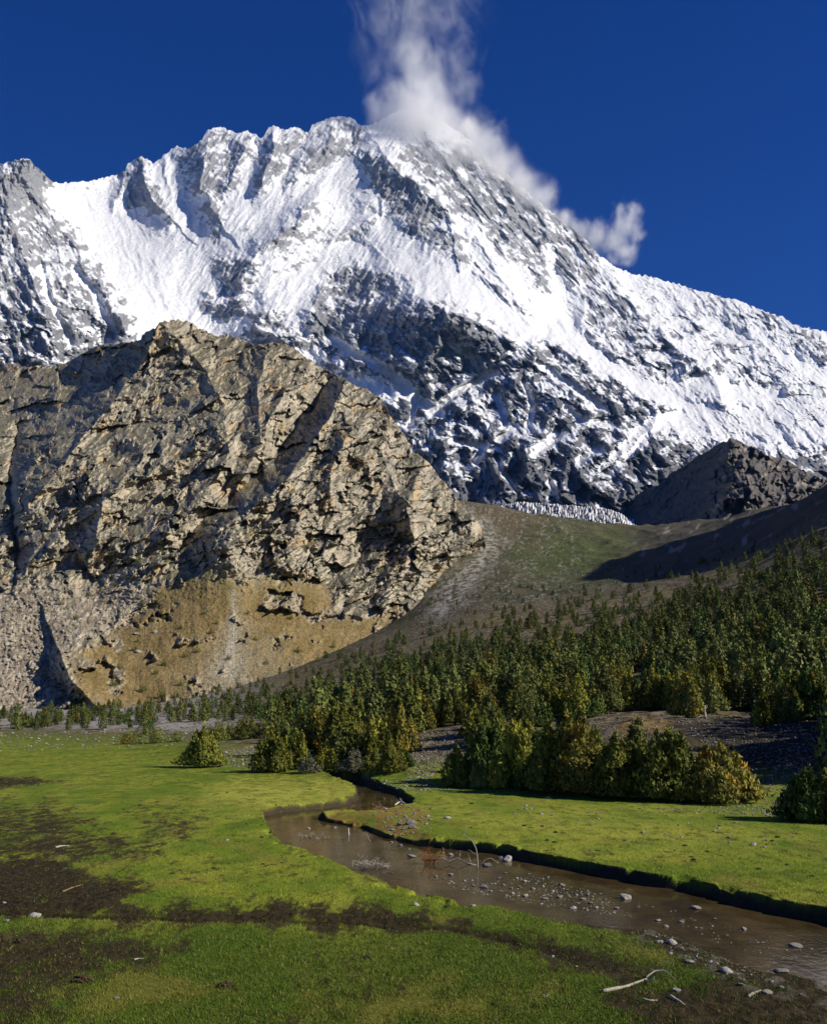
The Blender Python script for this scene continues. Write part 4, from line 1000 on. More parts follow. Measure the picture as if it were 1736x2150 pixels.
# ------------------------------------------------------------------ short grass in the foreground
def build_grass():
    r = np.random.default_rng(31)
    n = 420000
    x = r.uniform(-20, 1756, n); v = 1660 + 560 * r.uniform(0, 1, n) ** 0.8
    Y = FOC * EYE / (v - HV) * (1 + r.normal(0, 0.01, n)); X = (x - CXP) / FOC * Y
    Z, k = ground_z(X, Y, masks=True)
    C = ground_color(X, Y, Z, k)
    green = C[:, 1] / (C.sum(1) + 1e-6)
    ok = (k['sd'] > 0.30) & (r.uniform(0, 1, n) < np.clip(0.25 + (green - 0.42) * 9, 0.22, 1.0)) & (k['z0'] < 0.3)
    X, Y, Z, C, green = X[ok], Y[ok], Z[ok], C[ok], green[ok]
    n = len(X)
    tuft = 1 + 0.55 * gnoise(X / 0.5, Y / 0.5, 301)
    h = np.clip(r.normal(0.048, 0.016, n), 0.015, 0.10) * tuft * np.where(green > 0.47, 1, 0.8)
    w = 0.0042 * np.sqrt(np.maximum(Y, 14) / 14.0) * r.uniform(0.7, 1.5, n) + 0.0012
    a = r.uniform(0, 6.283, n); lean = r.normal(0, 0.5, (n, 2)) * h[:, None]
    base = np.stack([X, Y, Z - 0.006], -1)
    d = np.stack([np.cos(a), np.sin(a), 0 * a], -1) * w[:, None]
    tip = base + np.stack([lean[:, 0], lean[:, 1], h], -1)
    V = np.stack([base - d, base + d, tip], 1).reshape(-1, 3)
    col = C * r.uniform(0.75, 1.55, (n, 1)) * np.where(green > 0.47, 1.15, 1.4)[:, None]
    dry = r.uniform(0, 1, n) < 0.10
    col[dry] = np.array([0.30, 0.25, 0.09]) * r.uniform(0.6, 1.2, (dry.sum(), 1))
    col[green < 0.47] = mix(col[green < 0.47], [0.12, 0.13, 0.02], r.uniform(0.2, 0.9, (green < 0.47).sum()))
    tag(mesh_np('grass', V, np.arange(3 * n).reshape(n, 3), LEAF, np.repeat(col, 3, 0), None, False), kind='stuff')
build_grass()

# ------------------------------------------------------------------ stones
def ico(sub):
    t = (1 + 5 ** 0.5) / 2
    V = np.array([(-1,t,0),(1,t,0),(-1,-t,0),(1,-t,0),(0,-1,t),(0,1,t),(0,-1,-t),(0,1,-t),(t,0,-1),(t,0,1),(-t,0,-1),(-t,0,1)], float)
    V /= np.linalg.norm(V[0])
    F = np.array([(0,11,5),(0,5,1),(0,1,7),(0,7,10),(0,10,11),(1,5,9),(5,11,4),(11,10,2),(10,7,6),(7,1,8),(3,9,4),(3,4,2),(3,2,6),(3,6,8),(3,8,9),(4,9,5),(2,4,11),(6,2,10),(8,6,7),(9,8,1)])
    for _ in range(sub):
        V = list(map(tuple, V)); cache = {}; NF = []
        def mid(a, b):
            key = (min(a, b), max(a, b))
            if key not in cache:
                m = np.array(V[a]) + np.array(V[b]); m /= np.linalg.norm(m); V.append(tuple(m)); cache[key] = len(V) - 1
            return cache[key]
        for a, b, c in F:
            ab, bc, ca = mid(a, b), mid(b, c), mid(c, a)
            NF += [(a, ab, ca), (b, bc, ab), (c, ca, bc), (ab, bc, ca)]
        V = np.array(V); F = np.array(NF)
    return V, F
def stone_shape(seed, sub=3, flat=0.7):
    r = np.random.default_rng(600 + seed)
    V, F = ico(sub)
    for _ in range(9):                                    # split faces
        d = r.normal(0, 1, 3); d /= np.linalg.norm(d); h = r.uniform(0.55, 0.85)
        s = V @ d; V = V - np.maximum(s - h, 0)[:, None] * d * 0.92
    V = V * (1 + 0.10 * gnoise(V[:, 0] * 1.7 + seed, V[:, 1] * 1.7 + V[:, 2], 310) + 0.04 * gnoise(V[:, 0] * 5 + V[:, 2] * 3, V[:, 1] * 5, 311))[:, None]
    V = V * np.array([1.0, r.uniform(0.65, 0.95), flat * r.uniform(0.85, 1.15)])
    return V, F
def stone_mesh(seed, c, flat):
    V, F = stone_shape(seed, 3, flat)
    k = (1 + 0.25 * gnoise(V[:, 0] * 2 + seed, V[:, 1] * 2 + V[:, 2], 312))[:, None]
    ob = mesh_np('stone', V, F, STONE, np.asarray(c) * k, None, False); me = ob.data; bpy.data.objects.remove(ob)
    return me
SM = [stone_mesh(1, (0.223, 0.211, 0.186), 0.75), stone_mesh(2, (0.186, 0.177, 0.161), 0.6), stone_mesh(3, (0.260, 0.248, 0.223), 0.55), stone_mesh(4, (0.149, 0.140, 0.124), 0.7), stone_mesh(5, (0.310, 0.298, 0.267), 0.65), stone_mesh(6, (0.211, 0.198, 0.180), 0.35)]
sr = np.random.default_rng(41)
def stone(x, v, w, kind, label, group=None, sink=0.25, plane=None, land=False, name='stone', cat='stone'):
    if plane is not None:
        X, Y = on_plane(x, v, plane); Z = plane
    else:
        X, Y, Z = land_hit(x, v) if land else ground_hit(x, v)
    s = 0.5 * w * Y / FOC
    o = bpy.data.objects.new(name, SM[kind]); COL.objects.link(o)
    zs = s * sr.uniform(0.8, 1.1)
    o.location = (X, Y + 0.3 * s, Z + zs * (0.5 - sink)); o.rotation_euler = (sr.normal(0, 0.15), sr.normal(0, 0.15), sr.uniform(-0.5, 0.5) + (3.14 if sr.uniform() < 0.5 else 0)); o.scale = (s, s, zs)
    return tag(o, label, cat, group)
# singled-out stones
for a in [(1066,1808,27,4,'pale boulder in the water under the right bank, right of the arching dead branch'), (1050,1803,14,0,'small pale stone touching the left side of the boulder under the right bank'),
          (1313,1887,28,2,'long light stone alone in the open water right of the stone cluster'), (1461,1909,24,5,'flat thin stone breaking the ripples close to the right bank shadow'),
          (1641,2042,32,5,'broad flat pale stone at the water edge, lower right'), (1671,1989,30,5,'flat pebbly stone in the brown shallows at the right edge'), (1561,1953,15,0,'round stone in the middle of the brown water, right part of the stream'),
          (864,1800,21,5,'flat stone just above the water left of the rusty dead bush'), (946,1796,14,0,'stone in the water right behind the rusty dead bush'), (1024,1819,22,3,'lumpy grey stone beside the curved twig in the stream')]:
    stone(a[0], a[1], a[2], a[3], a[4], 'stones in the stream', 0.3, W_Z)
for a in [(1526,2042,30,4,'roundest pale boulder on the muddy shore, lower right'), (1411,1982,25,4,'pale rounded stone on the shore, upper one beside the water'), (1385,1981,18,2,'half-buried pale stone left of the rounded stone on the shore'), (1448,2022,25,5,'flat slab lying on the shore turf below the rounded stone'),
          (1420,2083,20,2,'angular pale stone by the fallen sticks'), (1589,2036,24,5,'flat slanting slab at the very edge of the shore'), (1611,2086,24,5,'flat pale stone beside the short stick in the mud'), (1552,2069,15,3,'dark upright stone on the mud below the roundest boulder'),
          (1159,2010,12,4,'small white angular stone in the brown soil of the foreground'), (1209,2030,9,2,'tiny pale stone right of the white angular stone in the soil'), (873,1902,17,4,'angular pale stone on the grass below the stream, middle of the picture'), (993,1903,13,2,'pale pointed stone on the grass above the soil band'),
          (72,1925,30,4,'white rounded rock on the edge of the soil band, far left'), (14,1935,13,2,'small pale stone at the left edge below the white rounded rock'), (10,1896,9,2,'small pale stone at the left edge above the white rounded rock'), (476,1765,10,4,'small white stone alone on the open grass left of the stream bend'),
          (1582,1775,18,4,'rounded pale stone on the right meadow, largest there'), (1350,1749,11,0,'grey stone on the right meadow above the bank shadow'), (1530,1760,11,3,'dark grey stone on the right meadow left of the largest stone'), (1151,1676,13,4,'white stone on the turf in front of the shaded thicket'),
          (245,2097,14,5,'small pale flat stone standing out of the dark soil, bottom left')]:
    stone(a[0], a[1], a[2], a[3], a[4], 'stones lying on the meadow and shore', 0.3)
for a in [(290,1370,17,4,'pale block on the ochre scree, the largest one'), (285,1333,15,2,'pale block on the ochre scree above the largest one'), (325,1328,12,4,'smaller pale block right of the upper block on the ochre scree'), (12,1388,17,4,'pale boulder on the grey talus at the left edge'),
          (737,1440,20,4,'whitish boulder among the junipers above the lone olive tree row'), (555,1486,19,4,'pale boulder at the lower edge of the juniper band'), (617,1503,15,2,'pale block between junipers just above the grassy bank'), (378,1552,20,4,'pale boulder beside the low dark juniper on the left flat'), (452,1095,10,4,'pale block on the hillside ledge')]:
    stone(a[0], a[1], a[2], a[3], a[4], 'boulders on the slopes', 0.2, None, True, 'boulder', 'boulder')
# smaller stones that nothing tells apart
STREAM = [(822,1769,9),(841,1776,11),(859,1784,8),(946,1838,12),(915,1841,9),(1047,1845,10),(1057,1859,9),(1015,1864,20),(993,1860,9),(1073,1866,9),(1076,1877,11),(1101,1851,12),(1103,1882,15),(1118,1867,12),(1181,1861,17),(1190,1869,10),(1174,1885,14),(1144,1888,15),
          (1224,1889,14),(1233,1880,10),(1203,1909,18),(1294,1908,13),(1251,1907,11),(1239,1897,11),(1381,1934,13),(1398,1947,13),(1430,1937,14),(703,1738,8),(648,1740,8),(1030,1872,8),(1090,1862,8),(1128,1850,7),(1085,1845,8),(1060,1834,8),(1110,1836,9),(1140,1862,8),(1160,1872,9),(1210,1880,8),(1150,1843,7),(1000,1845,6),(975,1850,7),(1270,1890,8),(1340,1905,8),(1500,1930,9),(1525,1965,10),(1600,1980,10),(1470,1950,8)]
for x, v, w in STREAM: stone(x, v, w, int(sr.integers(0, 6)), 'small grey stone standing out of the shallow stream water', 'small stones in the stream shallows', 0.3, W_Z)
SHORE = [(1101,1894,14),(1131,1896,24),(1124,1893,17),(1177,1898,22),(1226,1921,20),(1242,1919,12),(1311,1926,15),(1337,1938,22),(1415,1953,16),(1150,1902,10),(1200,1914,9),(1265,1926,10),(1290,1931,9),(1360,1946,11),(1440,1968,10),(1470,1985,10),(1500,2002,12),(1407,2004,13),(1491,2021,10),(1560,2040,10),(1620,2062,10),(1640,2074,12),(1680,2090,12)]
for x, v, w in SHORE: stone(x, v, w, int(sr.integers(0, 6)), 'grey stone in the muddy margin along the near side of the stream', 'stones along the muddy margin', 0.3)
ISLE = [(851,1716,11),(842,1733,17),(861,1732,25),(866,1739,19),(824,1744,12),(848,1741,9),(880,1723,10),(898,1715,10),(903,1723,11),(939,1719,17),(810,1700,10),(834,1704,7),(870,1709,8),(895,1731,8),(858,1722,8),(812,1716,7),(786,1712,7),(880,1702,8),(905,1700,7),(860,1696,8),(842,1690,7)]
for x, v, w in ISLE: stone(x, v, w, int(sr.integers(0, 6)), 'pale stone on the brownish gravel spit inside the stream bend', 'stones on the gravel spit', 0.25)
for i in range(70):
    x = sr.uniform(1080, 1736); v = sr.uniform(1688, 1712 + 0.11 * (x - 1080)) + 0.03 * (x - 1080)
    stone(x, v, sr.uniform(4, 9), int(sr.integers(0, 6)), 'small stone strewn on the right meadow near the foot of the stony bank', 'stones strewn on the right meadow', 0.3)

def gravel(name, regions, n, seed, lo, hi, cols, land=False, plane=None):
    """loose stones past counting: one sheet of little broken rocks"""
    r = np.random.default_rng(seed)
    B = Build(); shapes = [stone_shape(20 + i, 0, 0.7) for i in range(6)]
    for pts, share in regions:
        P = np.array(pts); m = int(n * share); k = 0
        X0, X1, V0, V1 = P[:, 0].min(), P[:, 0].max(), P[:, 1].min(), P[:, 1].max()
        cx = r.uniform(X0, X1, m * 6); cv = r.uniform(V0, V1, m * 6)
        ok = in_poly(cx, cv, pts); cx = cx[ok][:m]; cv = cv[ok][:m]
        for x, v in zip(cx, cv):
            if plane is not None: X, Y = on_plane(x, v, plane); Z = plane - 0.01
            else: X, Y, Z = land_hit(x, v) if land else ground_hit(x, v)
            s = 0.5 * (lo + (hi - lo) * r.uniform() ** 2.5) * Y / FOC
            V, F = shapes[r.integers(6)]
            a = r.uniform(0, 6.28); ca, sa = math.cos(a), math.sin(a)
            W = V * s * np.array([1, 1, r.uniform(0.6, 1.1)])
            W = np.stack([W[:, 0] * ca - W[:, 1] * sa, W[:, 0] * sa + W[:, 1] * ca, W[:, 2]], -1) + np.array([X, Y, Z + 0.15 * s])
            B.add(W, None, F, np.array(cols[r.integers(len(cols))]) * r.uniform(0.75, 1.2))
    return tag(B.make(name, STONE, None, False), kind='stuff')
GC = [(0.24, 0.22, 0.18), (0.19, 0.175, 0.145), (0.32, 0.295, 0.25), (0.14, 0.128, 0.105)]
gravel('gravel', [([(1330,1698),(1500,1690),(1600,1640),(1640,1590),(1736,1560),(1736,1715),(1560,1712)], 0.26), ([(1400,1500),(1736,1500),(1736,1640),(1560,1640)], 0.30), ([(872,1545),(900,1530),(985,1540),(975,1570),(900,1640),(850,1640)], 0.16), ([(455,1580),(540,1566),(560,1590),(530,1612),(455,1610)], 0.09),
      ([(0,1535),(200,1532),(390,1520),(600,1505),(640,1540),(400,1565),(0,1580)], 0.13), ([(1180,1500),(1400,1500),(1420,1530),(1330,1580),(1200,1570)], 0.10), ([(730,1635),(800,1640),(880,1640),(980,1655),(880,1668),(800,1650)], 0.05), ([(780,1695),(900,1695),(905,1745),(820,1760)], 0.03), ([(1090,1890),(1250,1915),(1400,1965),(1640,2060),(1560,2070),(1300,1950)], 0.08)], 7000, 51, 2.0, 8.5, GC)
gravel('stream_gravel', [([(1040,1850),(1120,1840),(1260,1875),(1330,1925),(1290,1925),(1140,1905),(1060,1890)], 0.6), ([(880,1835),(1040,1850),(1060,1885),(980,1875)], 0.12), ([(780,1740),(850,1730),(900,1760),(830,1768)], 0.12), ([(1300,1880),(1736,2000),(1736,2040),(1500,1980)], 0.16)], 1200, 53, 2.5, 8.0, GC, False, W_Z)
gravel('scree', [([(1000,1080),(1060,1130),(1040,1200),(950,1300),(860,1350),(880,1290),(960,1190)], 0.22), ([(840,1340),(1000,1240),(1300,1170),(1330,1220),(1000,1310)], 0.36), ([(0,1250),(200,1250),(330,1220),(120,1420),(100,1490),(0,1490)], 0.22), ([(300,1230),(640,1230),(640,1400),(380,1460),(200,1460)], 0.12), ([(600,1520),(700,1380),(900,1340),(1300,1260),(1400,1400),(1000,1500)], 0.08)], 4600, 52, 1.5, 5.0, GC, True)

# ------------------------------------------------------------------ clods, turf mounds
def mound_mesh(seed):
    r = np.random.default_rng(700 + seed)
    V, F = ico(3)
    V = V * (1 + 0.35 * gnoise(V[:, 0] * 2.2 + seed, V[:, 1] * 2.2 + V[:, 2] * 1.3, 320) + 0.18 * gnoise(V[:, 0] * 6, V[:, 1] * 6 + V[:, 2] * 5, 321))[:, None]
    V = V * np.array([1, 0.8, 0.55])
    c = mix([0.035, 0.026, 0.014], [0.09, 0.065, 0.03], np.clip(0.5 + gnoise(V[:, 0] * 5, V[:, 1] * 5 + V[:, 2] * 4, 322), 0, 1))
    ob = mesh_np('clod', V, F, TURF, c, None, False); me = ob.data; bpy.data.objects.remove(ob); return me
MM = [mound_mesh(i) for i in range(3)]
def clod(x, v, w, label, group, name='soil_clod', cat='clod'):
    X, Y, Z = ground_hit(x, v); s = 0.5 * w * Y / FOC
    o = bpy.data.objects.new(name, MM[int(sr.integers(0, 3))]); COL.objects.link(o)
    o.location = (X, Y + 0.3 * s, Z + 0.1 * s); o.rotation_euler = (0, 0, sr.uniform(0, 6.28)); o.scale = (s, s, s)
    tag(o, label, cat, group)
for x, v, w, lab in [(172,2062,38,'big dark turf mound in the bare soil at bottom left'), (474,2074,36,'dark turf mound on the green grass, left of the picture middle'), (44,1980,26,'dark soil mound near the left edge below the soil band, right of a pair'), (10,1974,24,'dark soil mound at the left edge, left of a pair'),
                     (772,2012,20,'brown turf lump on the grass below the soil band, middle'), (940,1905,16,'dark clod touching the angular pale stone on the grass'), (652,1953,18,'dark clod at the lower edge of the soil band')]:
    clod(x, v, w, lab, 'turf mounds in the foreground')
for i in range(60):
    x = sr.uniform(20, 1000) if i < 38 else sr.uniform(1000, 1720)
    v = sr.uniform(1650, 1890) if i < 38 else sr.uniform(1720, 1790 + 0.08 * (x - 1000))
    if poly_sd(np.array([on_plane(x, v, 0)[0]]), np.array([on_plane(x, v, 0)[1]]), WPOLY)[0] < 0.4: continue
    clod(x, v, sr.uniform(5, 11), 'small dark clod of dung or soil dotted over the green meadow', 'dark clods dotted over the meadow')

# ------------------------------------------------------------------ dead wood in and beside the stream
PALE = (0.36, 0.33, 0.27); GREY = (0.26, 0.24, 0.21); RUST = (0.34, 0.13, 0.035)
def twig(B, p0, d, ln, rad, r, depth=2, c=GREY, droop=0.1):
    m = 6; pts = [np.array(p0, float)]; d = np.array(d, float); d /= np.linalg.norm(d)
    for i in range(m):
        d = d + r.normal(0, 0.22, 3); d[2] -= droop * 0.3; d /= np.linalg.norm(d)
        pts.append(pts[-1] + d * ln / m)
    B.tube(pts, rad * np.linspace(1, 0.35, m + 1), 5, np.array(c) * r.uniform(0.8, 1.2))
    if depth:
        for k in range(3):
            i = int(r.integers(1, m)); dd = d + r.normal(0, 0.8, 3)
            twig(B, pts[i], dd, ln * 0.5, rad * 0.55, r, depth - 1, c, droop)
def wpt(x, v, z): 
    X, Y = on_plane(x, v, z); return np.array([X, Y, z])
def brush(name, x, v, w, h, n, label, cat, c, seed, plane):
    r = np.random.default_rng(800 + seed); o = wpt(x, v, plane); sc = o[1] / FOC; B = Build()
    for i in range(n):
        p = np.array([r.uniform(-0.5, 0.5) * w * sc, r.uniform(-0.4, 0.4) * w * sc * 0.6, r.uniform(0, 0.25) * h * sc])
        twig(B, p, [r.normal(0, 0.8), r.normal(0, 0.6), r.uniform(0.0, 0.8)], w * sc * r.uniform(0.25, 0.55), 0.011, r, 2, c, 0.35)
    V, F, C = B.arrays(); V[:, 2] = np.clip(V[:, 2], -0.05, h * sc * 1.05)
    ob = mesh_np(name, V, F, WOOD, C); ob.location = o
    return tag(ob, label, cat)
brush('brush_pile', 782, 1820, 66, 26, 34, 'pale heap of tangled dead twigs against the near stream bank', 'brushwood', PALE, 1, -0.30)
brush('brush_pile', 655, 1759, 52, 13, 18, 'low tangle of bleached twigs lying in the water at the stream bend', 'brushwood', PALE, 2, W_Z)
brush('brush_pile', 800, 1700, 34, 26, 22, 'dry reddish dead shrub on the spit at the head of the stream', 'brushwood', (0.36, 0.22, 0.14), 3, -0.2)
# rusty dead bush with its long branch
root = bpy.data.objects.new('dead_bush', None); COL.objects.link(root); o = wpt(902, 1814, W_Z); root.location = o; sc = o[1] / FOC
tag(root, 'rust-brown dead bush lying in the stream with a long bare branch', 'dead bush')
r = np.random.default_rng(91); B = Build()
for i in range(16): twig(B, [r.uniform(-10, 10) * sc, r.uniform(-0.1, 0.1), 0], [r.normal(-0.1, 0.5), r.normal(0, 0.4), 1], r.uniform(18, 36) * sc, 0.010, r, 2, RUST, -0.05)
V, F, C = B.arrays(); V[:, 2] = np.maximum(V[:, 2], -0.03); mesh_np('foliage', V, F, WOOD, C, root)
nl = 420; P = np.stack([r.normal(0, 8, nl) * sc, r.normal(0, 0.10, nl), np.abs(r.normal(0, 17, nl)) * sc], -1)
V, F, C = leaves(P, P - np.array([0, 0, 0.1]), 0.022, np.array(RUST) * r.uniform(0.6, 1.5, (nl, 1)), r); mesh_np('leaves', V, F, LEAF, C, root, False)
B = Build()
B.tube([np.array(q) * sc for q in [(-8, 0, 6), (12, 0, 9), (26, 0, 12), (40, -2, 5), (58, -4, 12), (80, -8, 2), (96, -14, 0)]], np.array([0.03, 0.035, 0.034, 0.03, 0.028, 0.03, 0.02]), 7, GREY)
for q, d, l in [((30, 0, 10), (0.3, 0, 1), 26), ((60, -4, 11), (0.6, 0.1, 0.9), 20), ((46, -3, 7), (0.8, 0, 0.6), 24), ((84, -9, 2), (0.4, 0, 1), 22)]:
    twig(B, np.array(q) * sc, d, l * sc, 0.012, r, 1, PALE)
B.make('branch', WOOD, root)
def stick(name, pts, rad, label, cat, c=PALE, z=None, forks=0, seed=0):
    """pts: x, v on the ground/water, height above it in px"""
    r = np.random.default_rng(900 + seed); P = []
    b = wpt(pts[0][0], pts[0][1], z) if z is not None else np.array(ground_hit(pts[0][0], pts[0][1]))
    sc = b[1] / FOC
    for x, v, hh in pts:
        q = wpt(x, v, z) if z is not None else np.array(ground_hit(x, v))
        P.append(q + np.array([0, 0, hh * sc]))
    P = np.array(P); B = Build(); s = np.linspace(0, 1, len(P)); t = np.linspace(0, 1, 4 * len(P))
    Q = np.stack([np.interp(t, s, P[:, k]) for k in range(3)], -1)
    for _ in range(2): Q[1:-1] = 0.25 * Q[:-2] + 0.5 * Q[1:-1] + 0.25 * Q[2:]
    Q = Q + np.cumsum(r.normal(0, rad * 0.12, Q.shape), 0)
    B.tube(Q, rad * np.linspace(1.1, 0.5, len(Q)) * r.uniform(0.85, 1.15, len(Q)), 7, c)
    for k in range(forks):
        i = int(r.integers(len(Q) // 3, len(Q) - 1)); twig(B, Q[i], [r.normal(0, 0.8), r.normal(0, 0.3), 0.5], np.linalg.norm(P[-1] - P[0]) * 0.3, rad * 0.5, r, 0, c)
    V, F, C = B.arrays(); o = b.copy(); V = V - o
    ob = mesh_np(name, V, F, WOOD, C); ob.location = o
    return tag(ob, label, cat)
stick('dead_branch', [(1002,1823,0),(1002,1823,22),(999,1823,42),(988,1822,62),(966,1822,72)], 0.022, 'tall pale dead branch arching up out of the stream by the right bank', 'branch', PALE, W_Z, 2, 1)
stick('dead_branch', [(1008,1815,0),(1018,1815,10),(1030,1815,14),(1046,1815,3)], 0.014, 'small curved twig looping over the lumpy stone in the stream', 'twig', PALE, W_Z, 0, 2)
stick('dead_branch', [(732,1752,0),(731,1752,6),(731,1752,13)], 0.045, 'short white stump sticking up out of the water near the spit', 'stump', (0.5, 0.47, 0.42), W_Z, 0, 3)
stick('dead_branch', [(776,1766,0),(772,1764,8),(768,1762,16)], 0.02, 'thin leaning stick in the water under the spit', 'stick', GREY, W_Z, 0, 4)
stick('driftwood_log', [(838,1708,2),(856,1706,3),(878,1709,2)], 0.05, 'white log lying across the brownish spit', 'log', (0.5, 0.47, 0.42), -0.15, 1, 5)
stick('driftwood_log', [(828,1692,1),(842,1690,9),(856,1693,1)], 0.045, 'forked bleached log beside the dry reddish shrub', 'log', (0.5, 0.47, 0.42), -0.15, 3, 6)
stick('fallen_branch', [(1264,2084,2),(1292,2077,3),(1325,2068,3),(1358,2060,6)], 0.036, 'longest pale branch on the soil at bottom right, pointing up to the right', 'branch', PALE, None, 1, 7)
stick('fallen_branch', [(1405,2094,3),(1420,2102,2),(1438,2111,1)], 0.034, 'short thick pale stick slanting down to the right below the angular stone', 'stick', PALE, None, 0, 8)
stick('fallen_branch', [(1348,2098,1),(1364,2101,1),(1379,2100,1)], 0.026, 'short pale stick between the longest branch and the thick slanting stick', 'stick', PALE, None, 0, 9)
stick('fallen_branch', [(1569,2094,1),(1582,2088,2),(1594,2081,2)], 0.03, 'short grey stick in the mud beside the flat pale stone', 'stick', GREY, None, 0, 10)
stick('fallen_branch', [(1355,2058,5),(1372,2052,14),(1395,2052,16),(1414,2060,6)], 0.015, 'thin grey twig arching over the end of the longest branch', 'twig', GREY, None, 2, 11)
stick('fallen_branch', [(132,1873,1),(152,1866,3),(174,1858,2)], 0.02, 'thin brown stick on the dark soil at the left', 'stick', (0.25, 0.16, 0.07), None, 1, 12)
stick('fallen_branch', [(118,1780,1),(132,1777,2),(147,1776,1)], 0.035, 'pale stick on the trampled grass at the left', 'stick', PALE, None, 0, 13)
stick('fallen_branch', [(282,2016,1),(290,2014,1),(302,2014,1)], 0.018, 'tiny pale stick on the brown turf at lower left', 'stick', PALE, None, 0, 14)
brush('root_clump', 1138, 2094, 20, 22, 7, 'small pale twisted root standing on the grass at the bottom right', 'root', PALE, 4, 0.0)
def stump(x, v, hp, label, seed):
    X, Y, Z = ground_hit(x, v, 40); sc = Y / FOC; r = np.random.default_rng(950 + seed); B = Build()
    pts = np.array([(0, 0, -0.2), (0.03, 0, 0.25), (-0.03, 0, 0.6), (0.05, 0, 1.0)]) * hp * sc
    B.tube(pts, np.array([0.22, 0.16, 0.13, 0.09]) * hp * sc * 0.9, 8, PALE)
    for i in range(9): twig(B, [0, 0, 0.1 * hp * sc], [r.normal(0, 1), r.normal(-0.5, 0.6), 0.1], hp * sc * r.uniform(0.7, 1.5), 0.05, r, 1, GREY, 0.8)
    for i in range(3): twig(B, pts[-2], [r.normal(0, 0.7), r.normal(0, 0.5), 0.6], hp * sc * 0.6, 0.04, r, 0, PALE, 0)
    V, F, C = B.arrays(); ob = mesh_np('dead_stump', V, F, WOOD, C); ob.location = (X, Y, Z); tag(ob, label, 'stump', 'dead stumps on the rooty bank')
stump(1478, 1507, 26, 'grey dead stump with bare roots on the bank right of the orange-brown tree', 1)
stump(1585, 1500, 30, 'dark dead stump with spreading roots on the bank edge, near the green pointed tree', 2)
stick('driftwood_log', [(1493,1484,4),(1510,1487,6),(1528,1492,3)], 0.06, 'bare pale log lying on the bank between the two dead stumps', 'log', PALE, None, 2, 15)

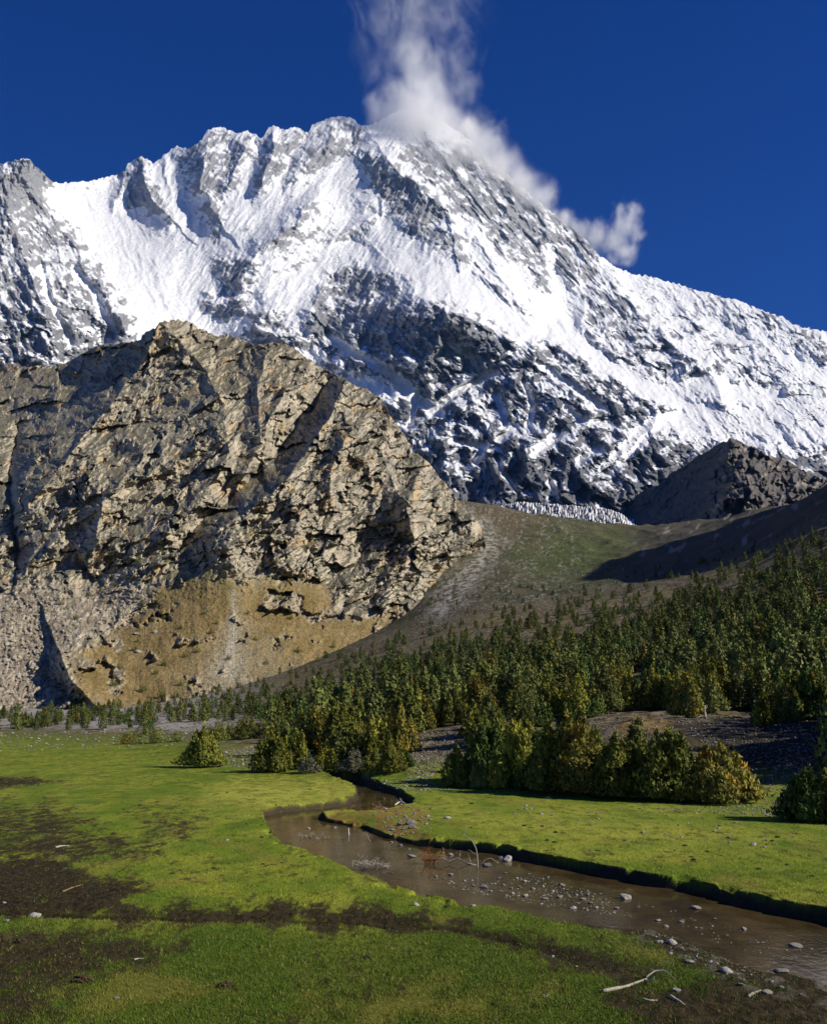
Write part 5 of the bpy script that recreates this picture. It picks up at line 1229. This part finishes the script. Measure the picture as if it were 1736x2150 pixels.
# ------------------------------------------------------------------ cloud over the summit and along the ridge (lit water vapour: volumes)
def cloud(name, blobs, dens, label, seed, nscale, warp):
    """blobs: x, v, radius px, distance, strength"""
    B = Build(); V0, F0 = ico(2); L = []
    for x, v, rp, D, s in blobs:
        c = unproj(np.array([x]), np.array([v]), np.array([D]))[0]; R = rp * D / FOC * 1.6
        L.append((c, R, s)); B.add(V0 * (R * 1.0 + warp * 1.25) + c, None, F0)
    org = np.mean([l[0] for l in L], 0)
    V, F, C = B.arrays()
    m = bpy.data.materials.new(name + '_vapour'); m.use_nodes = True
    nt = m.node_tree; n = nt.nodes; l = nt.links; n.clear()
    out = n.new('ShaderNodeOutputMaterial'); pv = n.new('ShaderNodeVolumePrincipled')
    pv.inputs['Color'].default_value = (0.995, 0.995, 0.995, 1); pv.inputs['Anisotropy'].default_value = 0.0
    tc = n.new('ShaderNodeTexCoord'); acc = None
    w = n.new('ShaderNodeTexNoise'); w.inputs['Scale'].default_value = nscale * 1.1; w.inputs['Detail'].default_value = 5
    l.new(tc.outputs['Object'], w.inputs['Vector'])
    ws = n.new('ShaderNodeVectorMath'); ws.operation = 'MULTIPLY_ADD'; ws.inputs[1].default_value = (warp * 2.6,) * 3; ws.inputs[2].default_value = tuple([-1.3 * warp] * 3)
    l.new(w.outputs['Color'], ws.inputs[0])
    ad = n.new('ShaderNodeVectorMath'); ad.operation = 'ADD'; l.new(tc.outputs['Object'], ad.inputs[0]); l.new(ws.outputs[0], ad.inputs[1])
    for c, R, s in L:
        d = n.new('ShaderNodeVectorMath'); d.operation = 'DISTANCE'; d.inputs[1].default_value = tuple(c - org); l.new(ad.outputs[0], d.inputs[0])
        mr = n.new('ShaderNodeMapRange'); mr.inputs['From Min'].default_value = R * 0.98; mr.inputs['From Max'].default_value = R * 0.15; mr.inputs['To Max'].default_value = s
        l.new(d.outputs['Value'], mr.inputs['Value'])
        if acc is None: acc = mr.outputs[0]
        else:
            mx = n.new('ShaderNodeMath'); mx.operation = 'MAXIMUM'; l.new(acc, mx.inputs[0]); l.new(mr.outputs[0], mx.inputs[1]); acc = mx.outputs[0]
    nz = n.new('ShaderNodeTexNoise'); nz.inputs['Scale'].default_value = nscale; nz.inputs['Detail'].default_value = 8; nz.inputs['Roughness'].default_value = 0.68; nz.inputs['Distortion'].default_value = 0.9
    mp = n.new('ShaderNodeMapping'); mp.inputs['Scale'].default_value = (1.0, 1.0, 0.62); mp.inputs['Location'].default_value = (seed * 3.1, seed * 1.7, 0); l.new(tc.outputs['Object'], mp.inputs['Vector']); l.new(mp.outputs[0], nz.inputs['Vector'])
    m1 = n.new('ShaderNodeMapRange'); m1.inputs['From Min'].default_value = 0.34; m1.inputs['From Max'].default_value = 0.70; m1.inputs['To Min'].default_value = 0.0; m1.inputs['To Max'].default_value = 1.0
    # erode: field + noise - 0.6
    sub = n.new('ShaderNodeMath'); sub.operation = 'MULTIPLY_ADD'; sub.inputs[1].default_value = 0.9; sub.inputs[2].default_value = -0.52
    l.new(m1.outputs[0], sub.inputs[0]); l.new(nz.outputs['Fac'], m1.inputs['Value'])
    sm = n.new('ShaderNodeMath'); sm.operation = 'ADD'; l.new(sub.outputs[0], sm.inputs[0]); l.new(acc, sm.inputs[1])
    gate = n.new('ShaderNodeMath'); gate.operation = 'MULTIPLY'; gate.use_clamp = True; l.new(sm.outputs[0], gate.inputs[0]); l.new(acc, gate.inputs[1])
    de = n.new('ShaderNodeMath'); de.operation = 'MULTIPLY'; de.inputs[1].default_value = dens; l.new(gate.outputs[0], de.inputs[0])
    l.new(de.outputs[0], pv.inputs['Density']); l.new(pv.outputs[0], out.inputs['Volume'])
    ob = mesh_np(name, V - org, F, m, None, None, True); ob.location = org
    rm = ob.modifiers.new('shell', 'REMESH'); rm.mode = 'VOXEL'; rm.voxel_size = 30.0
    return tag(ob, label, 'cloud', 'clouds clinging to the snow mountain')
cloud('cloud', [(800,262,26,6500,.7),(812,245,34,6540,.9),(845,228,46,6540,1.0),(880,232,48,6540,1.0),(915,252,44,6540,1.0),(950,280,38,6540,.95),(985,265,26,6600,1.0),(1005,306,46,6560,1.0),(1050,350,44,6560,1.0),(1090,390,40,6580,1.0),(1125,424,32,6600,1.0),
  (880,180,44,6600,1.0),(868,130,42,6600,.8),(850,100,36,6600,.68),(905,125,36,6600,.64),(830,165,34,6600,.52),(920,200,36,6600,.7),(860,30,84,6650,.38),(930,40,74,6650,.36),(785,60,50,6650,.36),(965,120,46,6650,.36),(790,150,38,6600,.38),(960,195,38,6600,.5),
  (872,238,46,6430,.95),(925,266,46,6430,.95),(975,300,40,6430,.8),(870,290,64,6400,.56),(930,340,62,6330,.54),(985,400,54,6280,.46),(835,275,44,6400,.52),(1040,440,40,6300,.40),(900,390,40,6250,.38)],
  0.012, 'tall white cloud plume streaming up from the summit and down its right ridge', 1, 0.0048, 110.0)
cloud('cloud', [(1155,415,20,6650,.62),(1150,450,22,6650,.8),(1180,470,26,6650,.95),(1215,492,27,6650,1.0),(1250,500,28,6650,1.0),(1285,505,28,6650,1.0),(1312,475,25,6650,1.0),(1325,442,19,6650,1.0),(1300,440,16,6650,.85),(1312,530,24,6650,1.0),(1285,545,18,6650,.8),(1335,490,17,6650,.8)],
  0.015, 'small bright puff of cloud with a raised horn over the right-hand ridge', 2, 0.011, 60.0)

# ------------------------------------------------------------------ air: thin blue haze over the whole valley
def build_haze():
    x0, x1, y0, y1, z0, z1 = -9000, 9000, -400, 9600, -430, 4900
    V = [(x, y, z) for z in (z0, z1) for y in (y0, y1) for x in (x0, x1)]
    F = np.array([[0, 2, 3, 1], [4, 5, 7, 6], [0, 1, 5, 4], [2, 6, 7, 3], [0, 4, 6, 2], [1, 3, 7, 5]])
    m = bpy.data.materials.new('haze_air'); m.use_nodes = True
    n = m.node_tree.nodes; n.clear()
    o = n.new('ShaderNodeOutputMaterial'); pv = n.new('ShaderNodeVolumePrincipled')
    pv.inputs['Color'].default_value = (0.13, 0.40, 1.0, 1); pv.inputs['Density'].default_value = HAZE
    m.node_tree.links.new(pv.outputs[0], o.inputs['Volume'])
    tag(mesh_np('haze', V, F, m, None, None, False), kind='stuff')
HAZE = 1.05e-5
build_haze()
